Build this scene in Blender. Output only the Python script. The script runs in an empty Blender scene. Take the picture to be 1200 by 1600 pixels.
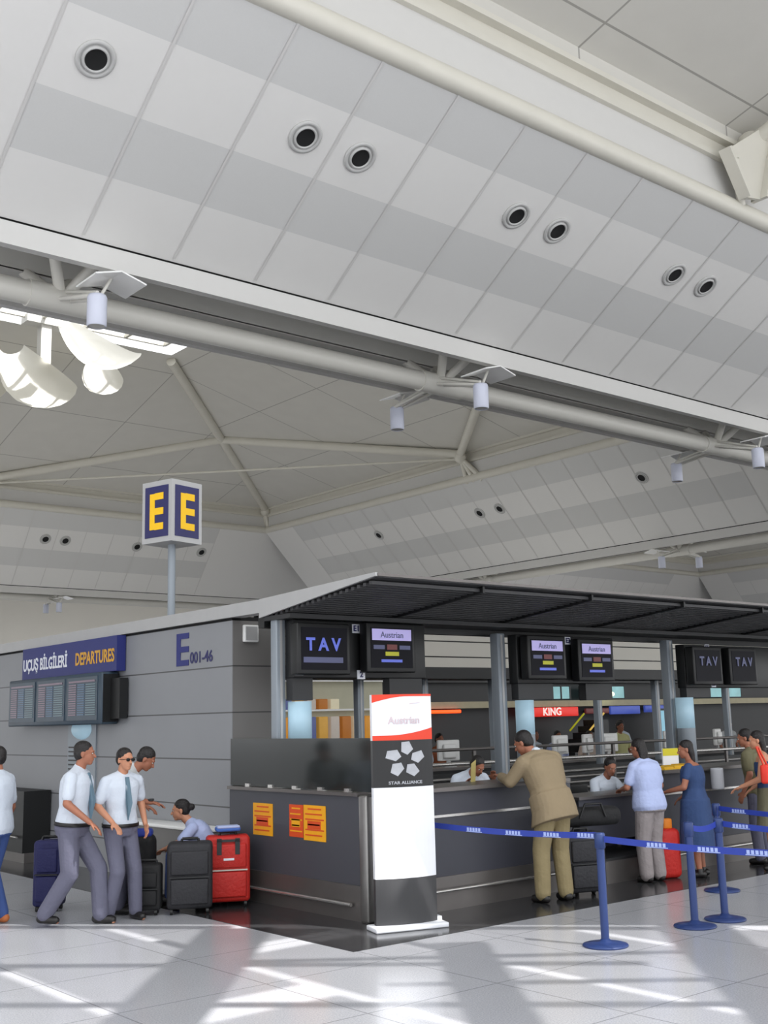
import bpy, bmesh, math, random
from mathutils import Vector, Matrix, Euler
random.seed(7)
sc = bpy.context.scene
col = sc.collection
PI = math.pi

# ---------------------------------------------------------------- camera
cd = bpy.data.cameras.new('camera'); cam = bpy.data.objects.new('camera', cd); col.objects.link(cam)
cd.sensor_fit = 'VERTICAL'; cd.sensor_height = 36.0; cd.lens = 1768.0 / 1600.0 * 36.0
cd.clip_start = 0.1; cd.clip_end = 400
cam.matrix_world = Matrix(((0.7722, -0.0957, -0.6282, 0.0), (-0.6350, -0.1541, -0.7570, 0.0), (-0.0244, 0.9834, -0.1798, 1.9), (0, 0, 0, 1)))
sc.camera = cam

# ---------------------------------------------------------------- light
world = bpy.data.worlds.new('sky'); sc.world = world; world.use_nodes = True
wn = world.node_tree.nodes; bg = wn['Background']; bg.inputs[0].default_value = (0.965, 0.98, 1.0, 1); bg.inputs[1].default_value = 2.3
SUNV = Vector((-4.0, 12.5, -17.0))
sl = bpy.data.lights.new('sun', 'SUN'); sun = bpy.data.objects.new('sun', sl); col.objects.link(sun)
sl.energy = 12.0; sl.angle = math.radians(0.25); sl.color = (1.0, 0.975, 0.94)
sun.rotation_euler = SUNV.to_track_quat('-Z', 'Y').to_euler()
# unseen fill lights added to brighten the far roof bays
for (x, y, sx, sy, pw) in ((30, 33, 44, 10, 700), (18, 47, 30, 10, 420), (66, 33, 26, 10, 420)):
    al = bpy.data.lights.new('roof_fill', 'AREA'); ao = bpy.data.objects.new('roof_fill', al); col.objects.link(ao)
    al.shape = 'RECTANGLE'; al.size = sx; al.size_y = sy; al.energy = pw; al.color = (1.0, 0.985, 0.94); ao.location = (x, y, 3.4); ao.rotation_euler = (PI, 0, 0)
sc.view_settings.view_transform = 'Standard'; sc.view_settings.look = 'None'
sc.view_settings.gamma = 1.0; sc.view_settings.use_curve_mapping = False
sc.view_settings.exposure = -0.38
sc.cycles.max_bounces = 10; sc.cycles.diffuse_bounces = 6; sc.cycles.transparent_max_bounces = 12
sc.cycles.use_denoising = True
sc.cycles.sample_clamp_indirect = 6.0

# ---------------------------------------------------------------- materials
def srgb(r, g, b):
    f = lambda c: (c / 255 / 12.92) if c / 255 <= 0.04045 else ((c / 255 + 0.055) / 1.055) ** 2.4
    return (f(r), f(g), f(b), 1)

MATS = {}
def mat(name, rgb, rough=0.6, metal=0.0, var=0.06, scale=6.0, bump=0.0, emit=0.0, spec=0.5, bscale=None):
    if name in MATS: return MATS[name]
    m = bpy.data.materials.new(name); m.use_nodes = True; nt = m.node_tree; n = nt.nodes; l = nt.links
    b = n['Principled BSDF']; b.inputs['Roughness'].default_value = rough; b.inputs['Metallic'].default_value = metal
    b.inputs['Specular IOR Level'].default_value = spec
    c = srgb(*rgb)
    tc = n.new('ShaderNodeTexCoord'); nz = n.new('ShaderNodeTexNoise'); nz.inputs['Scale'].default_value = scale; nz.inputs['Detail'].default_value = 4
    l.new(tc.outputs['Object'], nz.inputs['Vector'])
    mr = n.new('ShaderNodeMapRange'); mr.inputs['To Min'].default_value = 1 - var; mr.inputs['To Max'].default_value = 1 + var
    l.new(nz.outputs['Fac'], mr.inputs['Value'])
    mx = n.new('ShaderNodeVectorMath'); mx.operation = 'SCALE'; mx.inputs[0].default_value = c[:3]
    l.new(mr.outputs[0], mx.inputs['Scale']); l.new(mx.outputs[0], b.inputs['Base Color'])
    if bump:
        n2 = n.new('ShaderNodeTexNoise'); n2.inputs['Scale'].default_value = bscale or scale * 2; n2.inputs['Detail'].default_value = 3
        l.new(tc.outputs['Object'], n2.inputs['Vector'])
        bp = n.new('ShaderNodeBump'); bp.inputs['Strength'].default_value = bump; bp.inputs['Distance'].default_value = 0.02
        l.new(n2.outputs['Fac'], bp.inputs['Height']); l.new(bp.outputs[0], b.inputs['Normal'])
    if emit:
        l.new(mx.outputs[0], b.inputs['Emission Color']); b.inputs['Emission Strength'].default_value = emit
    MATS[name] = m
    return m

def joint_mat(name, rgb, jrgb, axes, rough=0.5, var=0.05, wid=0.012, spec=0.5, metal=0.0, fine=0.0):
    """axes: list of (axis vector, spacing, offset): thin joint lines across a surface, by position"""
    m = mat(name, rgb, rough=rough, metal=metal, var=var, scale=1.3, spec=spec)
    nt = m.node_tree; n = nt.nodes; l = nt.links; b = n['Principled BSDF']
    src = b.inputs['Base Color'].links[0].from_socket
    geo = n.new('ShaderNodeNewGeometry'); prev = None
    for ax, sp, off in axes:
        d = n.new('ShaderNodeVectorMath'); d.operation = 'DOT_PRODUCT'; d.inputs[1].default_value = ax
        l.new(geo.outputs['Position'], d.inputs[0])
        a = n.new('ShaderNodeMath'); a.operation = 'SUBTRACT'; a.inputs[1].default_value = off; l.new(d.outputs['Value'], a.inputs[0])
        p = n.new('ShaderNodeMath'); p.operation = 'PINGPONG'; p.inputs[1].default_value = sp / 2; l.new(a.outputs[0], p.inputs[0])
        c = n.new('ShaderNodeMath'); c.operation = 'LESS_THAN'; c.inputs[1].default_value = wid; l.new(p.outputs[0], c.inputs[0])
        if prev is None: prev = c
        else:
            mxx = n.new('ShaderNodeMath'); mxx.operation = 'MAXIMUM'; l.new(prev.outputs[0], mxx.inputs[0]); l.new(c.outputs[0], mxx.inputs[1]); prev = mxx
    mix = n.new('ShaderNodeMix'); mix.data_type = 'RGBA'; mix.inputs['B'].default_value = srgb(*jrgb)
    l.new(prev.outputs[0], mix.inputs['Factor']); l.new(src, mix.inputs['A'])
    out = mix.outputs['Result']
    if fine:
        nz = n.new('ShaderNodeTexNoise'); nz.inputs['Scale'].default_value = 90; nz.inputs['Detail'].default_value = 3
        l.new(geo.outputs['Position'], nz.inputs['Vector'])
        mr = n.new('ShaderNodeMapRange'); mr.inputs['To Min'].default_value = 1 - fine; mr.inputs['To Max'].default_value = 1 + fine
        l.new(nz.outputs['Fac'], mr.inputs['Value'])
        s = n.new('ShaderNodeVectorMath'); s.operation = 'SCALE'; l.new(out, s.inputs[0]); l.new(mr.outputs[0], s.inputs['Scale']); out = s.outputs[0]
    l.new(out, b.inputs['Base Color'])
    return m

def frit_mat(name, trans, rgb):
    m = bpy.data.materials.new(name); m.use_nodes = True; nt = m.node_tree; n = nt.nodes; l = nt.links
    for x in list(n):
        if x.type == 'BSDF_PRINCIPLED': n.remove(x)
    t = n.new('ShaderNodeBsdfTransparent'); d = n.new('ShaderNodeBsdfTranslucent'); d.inputs[0].default_value = srgb(*rgb)
    mix = n.new('ShaderNodeMixShader')
    nz = n.new('ShaderNodeTexNoise'); nz.inputs['Scale'].default_value = 0.8
    mr = n.new('ShaderNodeMapRange'); mr.inputs['To Min'].default_value = 1 - trans - 0.06; mr.inputs['To Max'].default_value = 1 - trans + 0.06
    l.new(nz.outputs['Fac'], mr.inputs['Value']); l.new(mr.outputs[0], mix.inputs[0])
    l.new(t.outputs[0], mix.inputs[1]); l.new(d.outputs[0], mix.inputs[2]); l.new(mix.outputs[0], n['Material Output'].inputs['Surface'])
    return m

def glass_mat(name, rgb, alpha=0.35, rough=0.08):
    m = mat(name, rgb, rough=rough, var=0.03)
    m.node_tree.nodes['Principled BSDF'].inputs['Alpha'].default_value = alpha
    return m

M_light = mat('white_ceiling_panel', (222, 221, 218), 0.55, var=0.012)
M_grey = mat('perforated_grey_ceiling_panel', (205, 205, 203), 0.6, var=0.02, scale=40)
M_lip = mat('pale_lip_panel', (204, 203, 200), 0.5, var=0.015)
M_under = mat('beam_underside', (206, 205, 200), 0.6, var=0.03)
M_ring = mat('nozzle_ring_grey', (186, 186, 184), 0.5, var=0.03)
M_black = mat('black_gap', (14, 14, 15), 0.8)
M_cream = mat('cream_painted_steel', (208, 205, 194), 0.4, var=0.05, scale=2)
M_tube = mat('white_painted_tube', (216, 214, 206), 0.4, var=0.03, scale=3)
M_roof = joint_mat('grey_roof_panel', (204, 202, 195), (158, 156, 150), [((1, 0, 0), 4.4, 1.0), ((0, 1, 0), 4.4, 2.1)], rough=0.7, wid=0.022)
M_floor = joint_mat('light_granite_floor', (178, 179, 184), (138, 139, 144), [((1, 0, 0), 1.2, 0.1), ((0, 1, 0), 1.2, 0.2)], rough=0.2, wid=0.006, var=0.07, fine=0.45)
M_dfloor = joint_mat('dark_polished_granite', (56, 56, 58), (36, 36, 38), [((1, 0, 0), 1.2, 0.1), ((0, 1, 0), 1.2, 0.2)], rough=0.16, wid=0.006, var=0.08, fine=0.3)
M_wall = joint_mat('grey_metal_wall_panel', (136, 138, 142), (70, 70, 72), [((0, 0, 1), 0.53, 0.955)], rough=0.42, wid=0.008, var=0.06)
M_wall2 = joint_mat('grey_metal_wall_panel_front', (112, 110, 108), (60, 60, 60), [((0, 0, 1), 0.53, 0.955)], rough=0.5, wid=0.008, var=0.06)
M_band = mat('pale_steel_band', (178, 178, 178), 0.4, 0.2, var=0.05)
M_desk = mat('slate_laminate', (70, 71, 78), 0.45, var=0.06, scale=3)
M_desk2 = mat('dark_slate_laminate', (62, 63, 72), 0.45, var=0.06, scale=3)
M_steel = mat('brushed_steel', (150, 148, 146), 0.32, 0.75, var=0.1, scale=9)
M_dsteel = mat('dull_steel_kick_plate', (112, 108, 106), 0.35, 0.6, var=0.12, scale=5)
M_rail = mat('bright_steel_rail', (205, 203, 200), 0.25, 0.8)
M_post = mat('grey_painted_post', (140, 148, 156), 0.4, 0.1, var=0.06)
M_dark = mat('black_housing', (20, 21, 22), 0.45, var=0.1)
M_dark2 = mat('dark_grey_housing', (38, 39, 41), 0.5, var=0.1)
M_canopy = mat('dark_canopy_slat', (60, 60, 62), 0.5, var=0.1)
M_dglass = mat('smoked_glass_panel', (34, 38, 38), 0.12, var=0.1)
M_navy = mat('navy_sign_panel', (34, 42, 112), 0.5, var=0.04)
M_navyd = mat('deep_navy_sign_panel', (36, 36, 92), 0.45, var=0.04)
M_yellow = mat('yellow_letter', (240, 190, 10), 0.5, emit=0.15)
M_gold = mat('gold_letter', (214, 160, 50), 0.5)
M_white = mat('white_letter', (230, 232, 240), 0.5)
M_scrn = mat('dim_screen', (50, 66, 80), 0.4, var=0.15, emit=0.1)
M_scrb = mat('screen_blue_rows', (52, 88, 118), 0.3, var=0.1, emit=0.12)
M_scrg = mat('screen_green_rows', (84, 112, 120), 0.3, var=0.1, emit=0.12)
M_scrp = mat('screen_pink_rows', (112, 92, 108), 0.3, var=0.1, emit=0.12)
M_sblack = mat('lit_black_screen', (9, 9, 18), 0.55, emit=0.2, spec=0.2)
M_sblue = mat('lit_blue_letter', (84, 98, 190), 0.4, emit=0.6)
M_slil = mat('lit_lilac_band', (168, 160, 212), 0.4, emit=0.6)
M_sgrey = mat('dim_blue_band', (62, 66, 96), 0.4, emit=0.8)
M_syel = mat('lit_yellow_mark', (150, 150, 20), 0.4, emit=0.7)
M_sred = mat('lit_dark_red_mark', (90, 36, 36), 0.4, emit=0.6)
M_kred = mat('poster_red', (226, 62, 34), 0.45, var=0.03)
M_kwhite = mat('white_panel', (236, 238, 244), 0.4, var=0.01)
M_kblack = mat('black_panel', (26, 26, 28), 0.35, var=0.05)
M_kbase = mat('charcoal_base', (58, 58, 60), 0.5, var=0.06)
M_silver = mat('silver_mark', (176, 178, 184), 0.4, 0.3, var=0.2, scale=14)
M_faint = mat('faint_grey_red_letter', (214, 198, 204), 0.5)
M_orange = mat('poster_yellow', (238, 168, 20), 0.5, var=0.1, scale=12)
M_pred = mat('poster_orange_red', (216, 76, 26), 0.5, var=0.08)
M_beltb = mat('blue_belt_webbing', (40, 62, 160), 0.6, var=0.08, scale=20)
M_stan = mat('blue_painted_stanchion', (40, 60, 112), 0.38, 0.1, var=0.06)
M_label = mat('pale_blue_print', (170, 186, 232), 0.6)
M_skin = mat('tan_skin', (196, 138, 108), 0.55, var=0.08, scale=20)
M_skin2 = mat('brown_skin', (160, 104, 80), 0.55, var=0.08, scale=20)
M_hair = mat('black_hair', (26, 22, 22), 0.5, var=0.3, scale=50, bump=0.5, bscale=80)
M_wshirt = mat('white_shirt_cloth', (206, 214, 226), 0.8, var=0.04, bump=0.9, bscale=9)
M_cshirt = mat('cream_shirt_cloth', (200, 204, 206), 0.8, var=0.04, bump=0.9, bscale=9)
M_gtrous = mat('grey_trouser_cloth', (98, 98, 116), 0.85, var=0.07, bump=1.0, bscale=8)
M_jeans = mat('blue_denim', (64, 88, 146), 0.85, var=0.15, bump=0.8, bscale=10)
M_khaki = mat('tan_suit_cloth', (142, 126, 100), 0.85, var=0.06, bump=1.0, bscale=7)
M_khaki2 = mat('khaki_trouser_cloth', (142, 128, 94), 0.85, var=0.06, bump=1.0, bscale=8)
M_pale = mat('pale_blue_top_cloth', (176, 188, 226), 0.85, var=0.07, bump=1.0, bscale=9)
M_linen = mat('stone_trouser_cloth', (150, 142, 142), 0.85, var=0.07, bump=1.0, bscale=9)
M_dress = mat('blue_dress_cloth', (48, 70, 112), 0.85, var=0.08, bump=0.9, bscale=8)
M_shoe = mat('black_leather', (26, 24, 24), 0.4)
M_tie = mat('slate_tie', (96, 122, 138), 0.6)
M_redcase = mat('red_suitcase_cloth', (190, 34, 26), 0.6, var=0.1, bump=0.4, bscale=30)
M_blkcase = mat('black_suitcase_cloth', (40, 40, 44), 0.7, var=0.12, bump=0.4, bscale=30)
M_blkbag = mat('black_bag_cloth', (20, 20, 22), 0.75, var=0.12, bump=0.5, bscale=12)
M_navcase = mat('navy_suitcase_cloth', (30, 32, 84), 0.65, var=0.1, bump=0.4, bscale=30)
M_glow = mat('pale_blue_light_panel', (160, 190, 206), 0.4, emit=0.4)
M_neon = mat('red_orange_neon', (255, 74, 18), 0.4, emit=2.5)
M_shopw = mat('shop_interior_cream', (176, 168, 140), 0.6, var=0.12)
M_teal = mat('teal_lit_window', (130, 176, 180), 0.4, var=0.3, scale=2, emit=0.7)
M_lamp = mat('warm_white_lamp', (236, 250, 214), 0.4, emit=3.0)
M_lampglow = mat('lamp_diffuser', (206, 210, 226), 0.35, var=0.02)
M_reflect = mat('white_reflector', (236, 236, 234), 0.3, var=0.02)
M_endwall = mat('pale_beige_wall', (206, 203, 194), 0.7, var=0.03, scale=0.6)
M_baffle = mat('white_fabric_baffle', (244, 243, 238), 0.6, var=0.02)
M_baffle = frit_mat('translucent_white_fabric', 0.2, (250, 249, 244))
M_frit = frit_mat('fritted_skylight_glass', 0.32, (235, 240, 245))

# ---------------------------------------------------------------- mesh helpers
class MB:
    def __init__(s): s.v = []; s.f = []; s.m = []; s.sm = []; s.mats = []
    def mi(s, m):
        if m not in s.mats: s.mats.append(m)
        return s.mats.index(m)
    def add(s, vs, fs, m, smooth=False):
        b = len(s.v); s.v += [tuple(v) for v in vs]; k = s.mi(m)
        for f in fs: s.f.append(tuple(b + i for i in f)); s.m.append(k); s.sm.append(smooth)
        return s
    def quad(s, a, b, c, d, m): return s.add([a, b, c, d], [(0, 1, 2, 3)], m)
    def box(s, x0, x1, y0, y1, z0, z1, m, M=None):
        v = [Vector((x, y, z)) for x in (x0, x1) for y in (y0, y1) for z in (z0, z1)]
        if M is not None: v = [M @ p for p in v]
        return s.add(v, [(0, 1, 3, 2), (4, 6, 7, 5), (0, 4, 5, 1), (2, 3, 7, 6), (0, 2, 6, 4), (1, 5, 7, 3)], m)
    def rbox(s, x0, x1, y0, y1, z0, z1, r, m, seg=3, M=None):
        bm = bmesh.new(); bmesh.ops.create_cube(bm, size=1)
        for v in bm.verts: v.co = Vector(((x0 + x1) / 2 + v.co.x * (x1 - x0), (y0 + y1) / 2 + v.co.y * (y1 - y0), (z0 + z1) / 2 + v.co.z * (z1 - z0)))
        bmesh.ops.bevel(bm, geom=bm.edges[:], offset=r, segments=seg, affect='EDGES', profile=0.5)
        if M is not None: bm.transform(M)
        bm.verts.index_update()
        s.add([v.co.copy() for v in bm.verts], [[v.index for v in f.verts] for f in bm.faces], m, True); bm.free(); return s
    def tube(s, a, b, r0, m, r1=None, n=16, caps=True):
        a = Vector(a); b = Vector(b); r1 = r0 if r1 is None else r1
        d = (b - a).normalized(); u = d.orthogonal().normalized(); w = d.cross(u)
        vs = []
        for p, r in ((a, r0), (b, r1)):
            for i in range(n):
                t = 2 * PI * i / n; vs.append(p + (u * math.cos(t) + w * math.sin(t)) * r)
        s.add(vs, [(i, (i + 1) % n, n + (i + 1) % n, n + i) for i in range(n)], m, True)
        if caps: s.add(vs[:n], [tuple(range(n))[::-1]], m); s.add(vs[n:], [tuple(range(n))], m)
        return s
    def path(s, pts, r, m, n=10):
        for a, b in zip(pts[:-1], pts[1:]): s.tube(a, b, r, m, n=n)
        return s
    def lathe(s, prof, m, c=(0, 0, 0), n=32, M=None):
        vs = []
        for r, z in prof:
            for i in range(n):
                t = 2 * PI * i / n; vs.append(Vector((c[0] + r * math.cos(t), c[1] + r * math.sin(t), c[2] + z)))
        if M is not None: vs = [M @ v for v in vs]
        fs = [(k * n + i, k * n + (i + 1) % n, (k + 1) * n + (i + 1) % n, (k + 1) * n + i) for k in range(len(prof) - 1) for i in range(n)]
        return s.add(vs, fs, m, True)
    def ell(s, c, r, m, R=None, n=16, k=10):
        vs = []; R = R or Matrix.Identity(3); c = Vector(c)
        for j in range(k + 1):
            ph = PI * j / k
            for i in range(n):
                t = 2 * PI * i / n
                vs.append(c + R @ Vector((r[0] * math.sin(ph) * math.cos(t), r[1] * math.sin(ph) * math.sin(t), r[2] * math.cos(ph))))
        return s.add(vs, [(j * n + i, (j + 1) * n + i, (j + 1) * n + (i + 1) % n, j * n + (i + 1) % n) for j in range(k) for i in range(n)], m, True)
    def prism(s, poly, h0, h1, m, M=None):
        """poly in (x, z); extruded along y from h0 to h1"""
        n = len(poly); v = [Vector((x, h0, z)) for x, z in poly] + [Vector((x, h1, z)) for x, z in poly]
        if M is not None: v = [M @ p for p in v]
        return s.add(v, [tuple(range(n)), tuple(range(2 * n - 1, n - 1, -1))] + [(i, (i + 1) % n, n + (i + 1) % n, n + i) for i in range(n)], m)
    def build(s, name, parent=None, loc=None, rot=None, kind=None, fix=False):
        me = bpy.data.meshes.new(name); me.from_pydata([tuple(v) for v in s.v], [], s.f)
        for m in s.mats: me.materials.append(m)
        me.polygons.foreach_set('material_index', s.m); me.polygons.foreach_set('use_smooth', s.sm)
        bm = bmesh.new(); bm.from_mesh(me)
        if fix: bmesh.ops.remove_doubles(bm, verts=bm.verts, dist=1e-5)
        bmesh.ops.recalc_face_normals(bm, faces=bm.faces); bm.to_mesh(me); bm.free()
        me.update()
        o = bpy.data.objects.new(name, me); col.objects.link(o)
        if parent is not None: o.parent = parent
        if loc is not None: o.location = loc
        if rot is not None: o.rotation_euler = rot
        if kind: o['kind'] = kind
        return o

def tag(o, label, cat, group=None, kind=None):
    o['label'] = label; o['category'] = cat
    if group: o['group'] = group
    if kind: o['kind'] = kind
    return o
def thing(name, label, cat, loc=(0, 0, 0), rz=0.0, group=None):
    o = bpy.data.objects.new(name, None); col.objects.link(o); o.empty_display_size = 0.1
    o.location = loc; o.rotation_euler = (0, 0, rz); return tag(o, label, cat, group)
def copy_tree(o, parent=None):
    c = o.copy(); col.objects.link(c)
    if parent is not None: c.parent = parent
    for ch in list(o.children): copy_tree(ch, c)
    return c
def struct(mb, name): return mb.build(name, kind='structure')

def text_mb(body, size, m, bold=0.0, depth=0.004, align='CENTER', xs=1.0, fn=None):
    cu = bpy.data.curves.new('letters', 'FONT'); cu.body = body; cu.size = size; cu.align_x = align; cu.align_y = 'CENTER'
    cu.extrude = depth / 2; cu.offset = bold; cu.resolution_u = 3
    o = bpy.data.objects.new('letters', cu); col.objects.link(o)
    bpy.context.view_layer.update()
    me = bpy.data.meshes.new_from_object(o.evaluated_get(bpy.context.evaluated_depsgraph_get()))
    mb = MB(); vs = [Vector((v.co.x * xs, v.co.z, v.co.y)) for v in me.vertices]     # local: x right, z up, normal -y
    if fn: vs = [fn(v) for v in vs]
    mb.add(vs, [tuple(p.vertices) for p in me.polygons], m)
    bpy.data.objects.remove(o); bpy.data.curves.remove(cu); bpy.data.meshes.remove(me)
    return mb

# ================================================================ SETTING
# floor
f = MB(); f.quad((-60, -60, 0), (160, -60, 0), (160, 140, 0), (-60, 140, 0), M_floor); struct(f, 'floor')
f = MB(); f.box(6.06, 31, 7.84, 24.5, -0.02, 0.004, M_dfloor); struct(f, 'floor')

CX, CY, PER = 18.67, 36.8, 40.85
FR = [0.0, 0.222, 0.50, 0.74, 1.0]

def beam(name, axis, centre, bot, top, ztop, runs, full, lipz=8.62, sides=(-1, 1), gz=1.55):
    """A V-shaped ceiling beam running along axis ('x' or 'y'); runs = panelled stretches."""
    mb = MB()
    def P(a, p, z): return (a, centre + p, z) if axis == 'x' else (centre + p, a, z)
    for sgn in sides:
        def S(t): return sgn * (top + (bot - top) * t), ztop + (9.0 - ztop) * t
        a0, a1 = full
        cuts = [a0]
        for r0, r1 in runs:
            cuts.append(r0)
            n = int(round((r1 - r0) / 1.5)); cuts += [r0 + (r1 - r0) * i / n for i in range(1, n + 1)]
        cuts.append(a1)
        for k in range(4):
            p0, z0 = S(FR[k]); p1, z1 = S(FR[k + 1])
            for x0, x1 in zip(cuts[:-1], cuts[1:]):
                if x1 - x0 < 0.01: continue
                inr = any(r0 - 0.01 <= x0 and x1 <= r1 + 0.01 for r0, r1 in runs)
                m = (M_grey if k in (0, 2) else M_light) if inr else M_light
                mb.quad(P(x0, p0, z0), P(x1, p0, z0), P(x1, p1, z1), P(x0, p1, z1), m)
        nv = Vector((sgn * (ztop - 9.0), -(top - bot))).normalized() * 0.012    # proud of the face, downwards
        for r0, r1 in runs:
            n = int(round((r1 - r0) / 1.5))
            for i in range(n + 1):
                x = r0 + (r1 - r0) * i / n
                a, b = S(0), S(0.985)
                mb.quad(P(x - 0.022, a[0] + nv.x, a[1] + nv.y), P(x + 0.022, a[0] + nv.x, a[1] + nv.y), P(x + 0.022, b[0] + nv.x, b[1] + nv.y), P(x - 0.022, b[0] + nv.x, b[1] + nv.y), M_lip)
        # dark shadow gap, lip, underside
        def BX(p0, p1, z0, z1, m, e0=None, e1=None):
            e0 = full[0] if e0 is None else e0; e1 = full[1] if e1 is None else e1
            p0, p1 = sorted((p0, p1))
            if axis == 'x': mb.box(e0, e1, centre + p0, centre + p1, z0, z1, m)
            else: mb.box(centre + p0, centre + p1, e0, e1, z0, z1, m)
        BX(sgn * (bot - 0.03), sgn * (bot - 0.1), 8.96, 9.01, M_black)
        BX(sgn * (bot + 0.005), sgn * (bot - 0.14), lipz, 8.965, M_lip)
        BX(sgn * (bot - 0.14), sgn * (bot - 0.75), 8.98, 9.02, M_under)
        BX(sgn * (bot - 0.75), 0, 9.35, 9.4, M_under)
        BX(sgn * (bot - 0.73), sgn * (bot - 0.75), 9.0, 9.4, M_under)
        # eaves: pipe, sloping gutter band, ledge
        tp, tz = sgn * top, ztop
        mb.tube(P(full[0], tp + sgn * 0.02, tz + 0.16), P(full[1], tp + sgn * 0.02, tz + 0.16), 0.18, M_cream, n=20)
        BX(tp + sgn * 0.0, tp - sgn * 0.06, tz + 0.3, tz + gz - 0.5, M_lip)
        BX(tp + sgn * 0.1, tp - sgn * 0.1, tz + gz - 0.5, tz + gz - 0.38, M_cream)
        BX(tp + sgn * 0.0, tp - sgn * 0.06, tz + gz - 0.38, tz + gz - 0.1, M_cream)
        BX(tp + sgn * 0.16, tp - sgn * 0.1, tz + gz - 0.1, tz + gz, M_cream)
    mb.box(*( (full[0], full[1], centre - top, centre + top) if axis == 'x' else (centre - top, centre + top, full[0], full[1]) ), ztop + gz + 0.02, ztop + gz + 0.1, M_under)
    return mb.build(name, kind='structure')

RX = [(5.17, 32.17)]; RX2 = [(46.0, 73.0)]
beam('ceiling', 'x', 16.1, 1.23, 4.7, 11.28, RX, (-8, 34.9))
beam('ceiling', 'x', 56.9, 1.2, 4.0, 12.4, [(5.17, 32.17), (46.0, 73.0)], (-8, 110), gz=1.4)
beam('ceiling', 'y', 39.7, 1.2, 4.5, 12.4, [(23.3, 50.3)], (21.5, 52.9), gz=1.4)
beam('ceiling', 'y', 80.5, 1.2, 4.3, 12.4, [(23.3, 50.3)], (21.5, 52.9), gz=1.4)
beam('ceiling', 'x', 16.1, 1.23, 4.7, 12.4, [(46.0, 73.0)], (44.2, 110), gz=1.4)

# hipped roofs of the bays with their skylight openings
def bay_roof(x0, x1, y0, y1, ze, zt, half, cx, cy):
    mb = MB()
    E = [(x0, y0, ze), (x1, y0, ze), (x1, y1, ze), (x0, y1, ze)]
    T = [(cx - half, cy - half, zt), (cx + half, cy - half, zt), (cx + half, cy + half, zt), (cx - half, cy + half, zt)]
    for i in range(4): mb.quad(E[i], E[(i + 1) % 4], T[(i + 1) % 4], T[i], M_roof)
    return struct(mb, 'ceiling')
bay_roof(2.1, 35.2, 20.8, 52.9, 13.75, 17.05, 4.2, 18.0, 36.2)
bay_roof(44.2, 76.2, 20.8, 52.9, 13.75, 17.05, 4.2, 60.0, 36.2)
mb = MB(); mb.box(-60, 130, 61, 63, 13.6, 13.75, M_roof); mb.box(-60, 130, 69, 90, 13.6, 13.75, M_roof); mb.box(-60, 14, 63, 69, 13.6, 13.75, M_roof); mb.box(62, 130, 63, 69, 13.6, 13.75, M_roof); mb.box(84.9, 130, -10, 61, 13.6, 13.75, M_roof); mb.box(-60, 2.0, 20.8, 61, 13.75, 13.9, M_roof); struct(mb, 'ceiling')
# nearest bay: only its sloping edge beside the beam is in view
mb = MB()
mb.quad((-8, 11.5, 13.3), (35, 11.5, 13.3), (35, 4.5, 15.05), (-8, 4.5, 15.05), M_roof); mb.quad((-8, 11.5, 12.7), (35, 11.5, 12.7), (35, 11.5, 13.3), (-8, 11.5, 13.3), M_roof)
mb.quad((35, 11.5, 13.3), (35, -20, 13.3), (27, -20, 15.3), (27, 3.5, 15.3), M_roof)
struct(mb, 'ceiling')
# end walls of the hall
mb = MB(); mb.box(-60, 130, 80, 80.4, 7.5, 14, M_endwall); [mb.box(-60 + 6 * k, -59.6 + 6 * k, 80, 80.4, 0, 7.5, M_endwall) for k in range(32)]; struct(mb, 'wall_far')
mb = MB(); mb.box(120, 120.4, -10, 80, 7.5, 14, M_endwall); [mb.box(120, 120.4, -10 + 6 * k, -9.6 + 6 * k, 0, 7.5, M_endwall) for k in range(15)]; struct(mb, 'wall_right')

# unseen skylight of the nearest bay, panes, beams and slab shaped to cast floor light
S = Vector((4.0, -12.5))
def sky(x, y, z=17.0): return (x + S.x, y + S.y, z)
mb = MB()
poly = [(-1.6, 21.0 - 2.86), (20, -5.7), (56, -5.7), (56, 33), (-6.4, 33), (-6.4, 23.5)]
poly = [(-7.0, 24.2), (20, -5.8), (56, -5.8), (56, 33), (-7, 33)]
mb.add([sky(*p) for p in poly] + [sky(*p, 17.3) for p in poly], [(0, 1, 2, 3, 4), (9, 8, 7, 6, 5)] + [(i, (i + 1) % 5, 5 + (i + 1) % 5, 5 + i) for i in range(5)], M_roof)
struct(mb, 'ceiling')  # unseen slab added to block the sun past the diagonal edge
mb = MB()
xs = [3.66 + 1.47 * k for k in range(-7, 10)]
yb = lambda x: (14.5 - x) / 0.9
for a, b in zip(xs[:-1], xs[1:]):
    a2, b2 = a + 0.05, b - 0.05
    holes = [(y0, y1) for x0, y0, y1 in ((3.66, 6.75, 7.2), (5.13, 8.4, 8.75)) if abs(x0 - a) < 0.05]; y = -16
    for h0, h1 in holes: mb.quad(sky(a2, y), sky(b2, y), sky(b2, h0), sky(a2, h0), M_frit); y = h1
    if abs(a - 5.13) < 0.05:
        mb.quad(sky(5.9, y), sky(b2, y), sky(b2, yb(b2)), sky(5.9, yb(5.9)), M_frit); mb.quad(sky(a2, y), sky(5.9, y), sky(5.9, yb(5.9)), sky(a2, yb(a2)), M_frit)
    else: mb.quad(sky(a2, y), sky(b2, y), sky(b2, yb(b2)), sky(a2, yb(a2)), M_frit)
struct(mb, 'skylight_mask_panes')  # gaps and holes placed to throw bright streaks on the floor
mb = MB()
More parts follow.
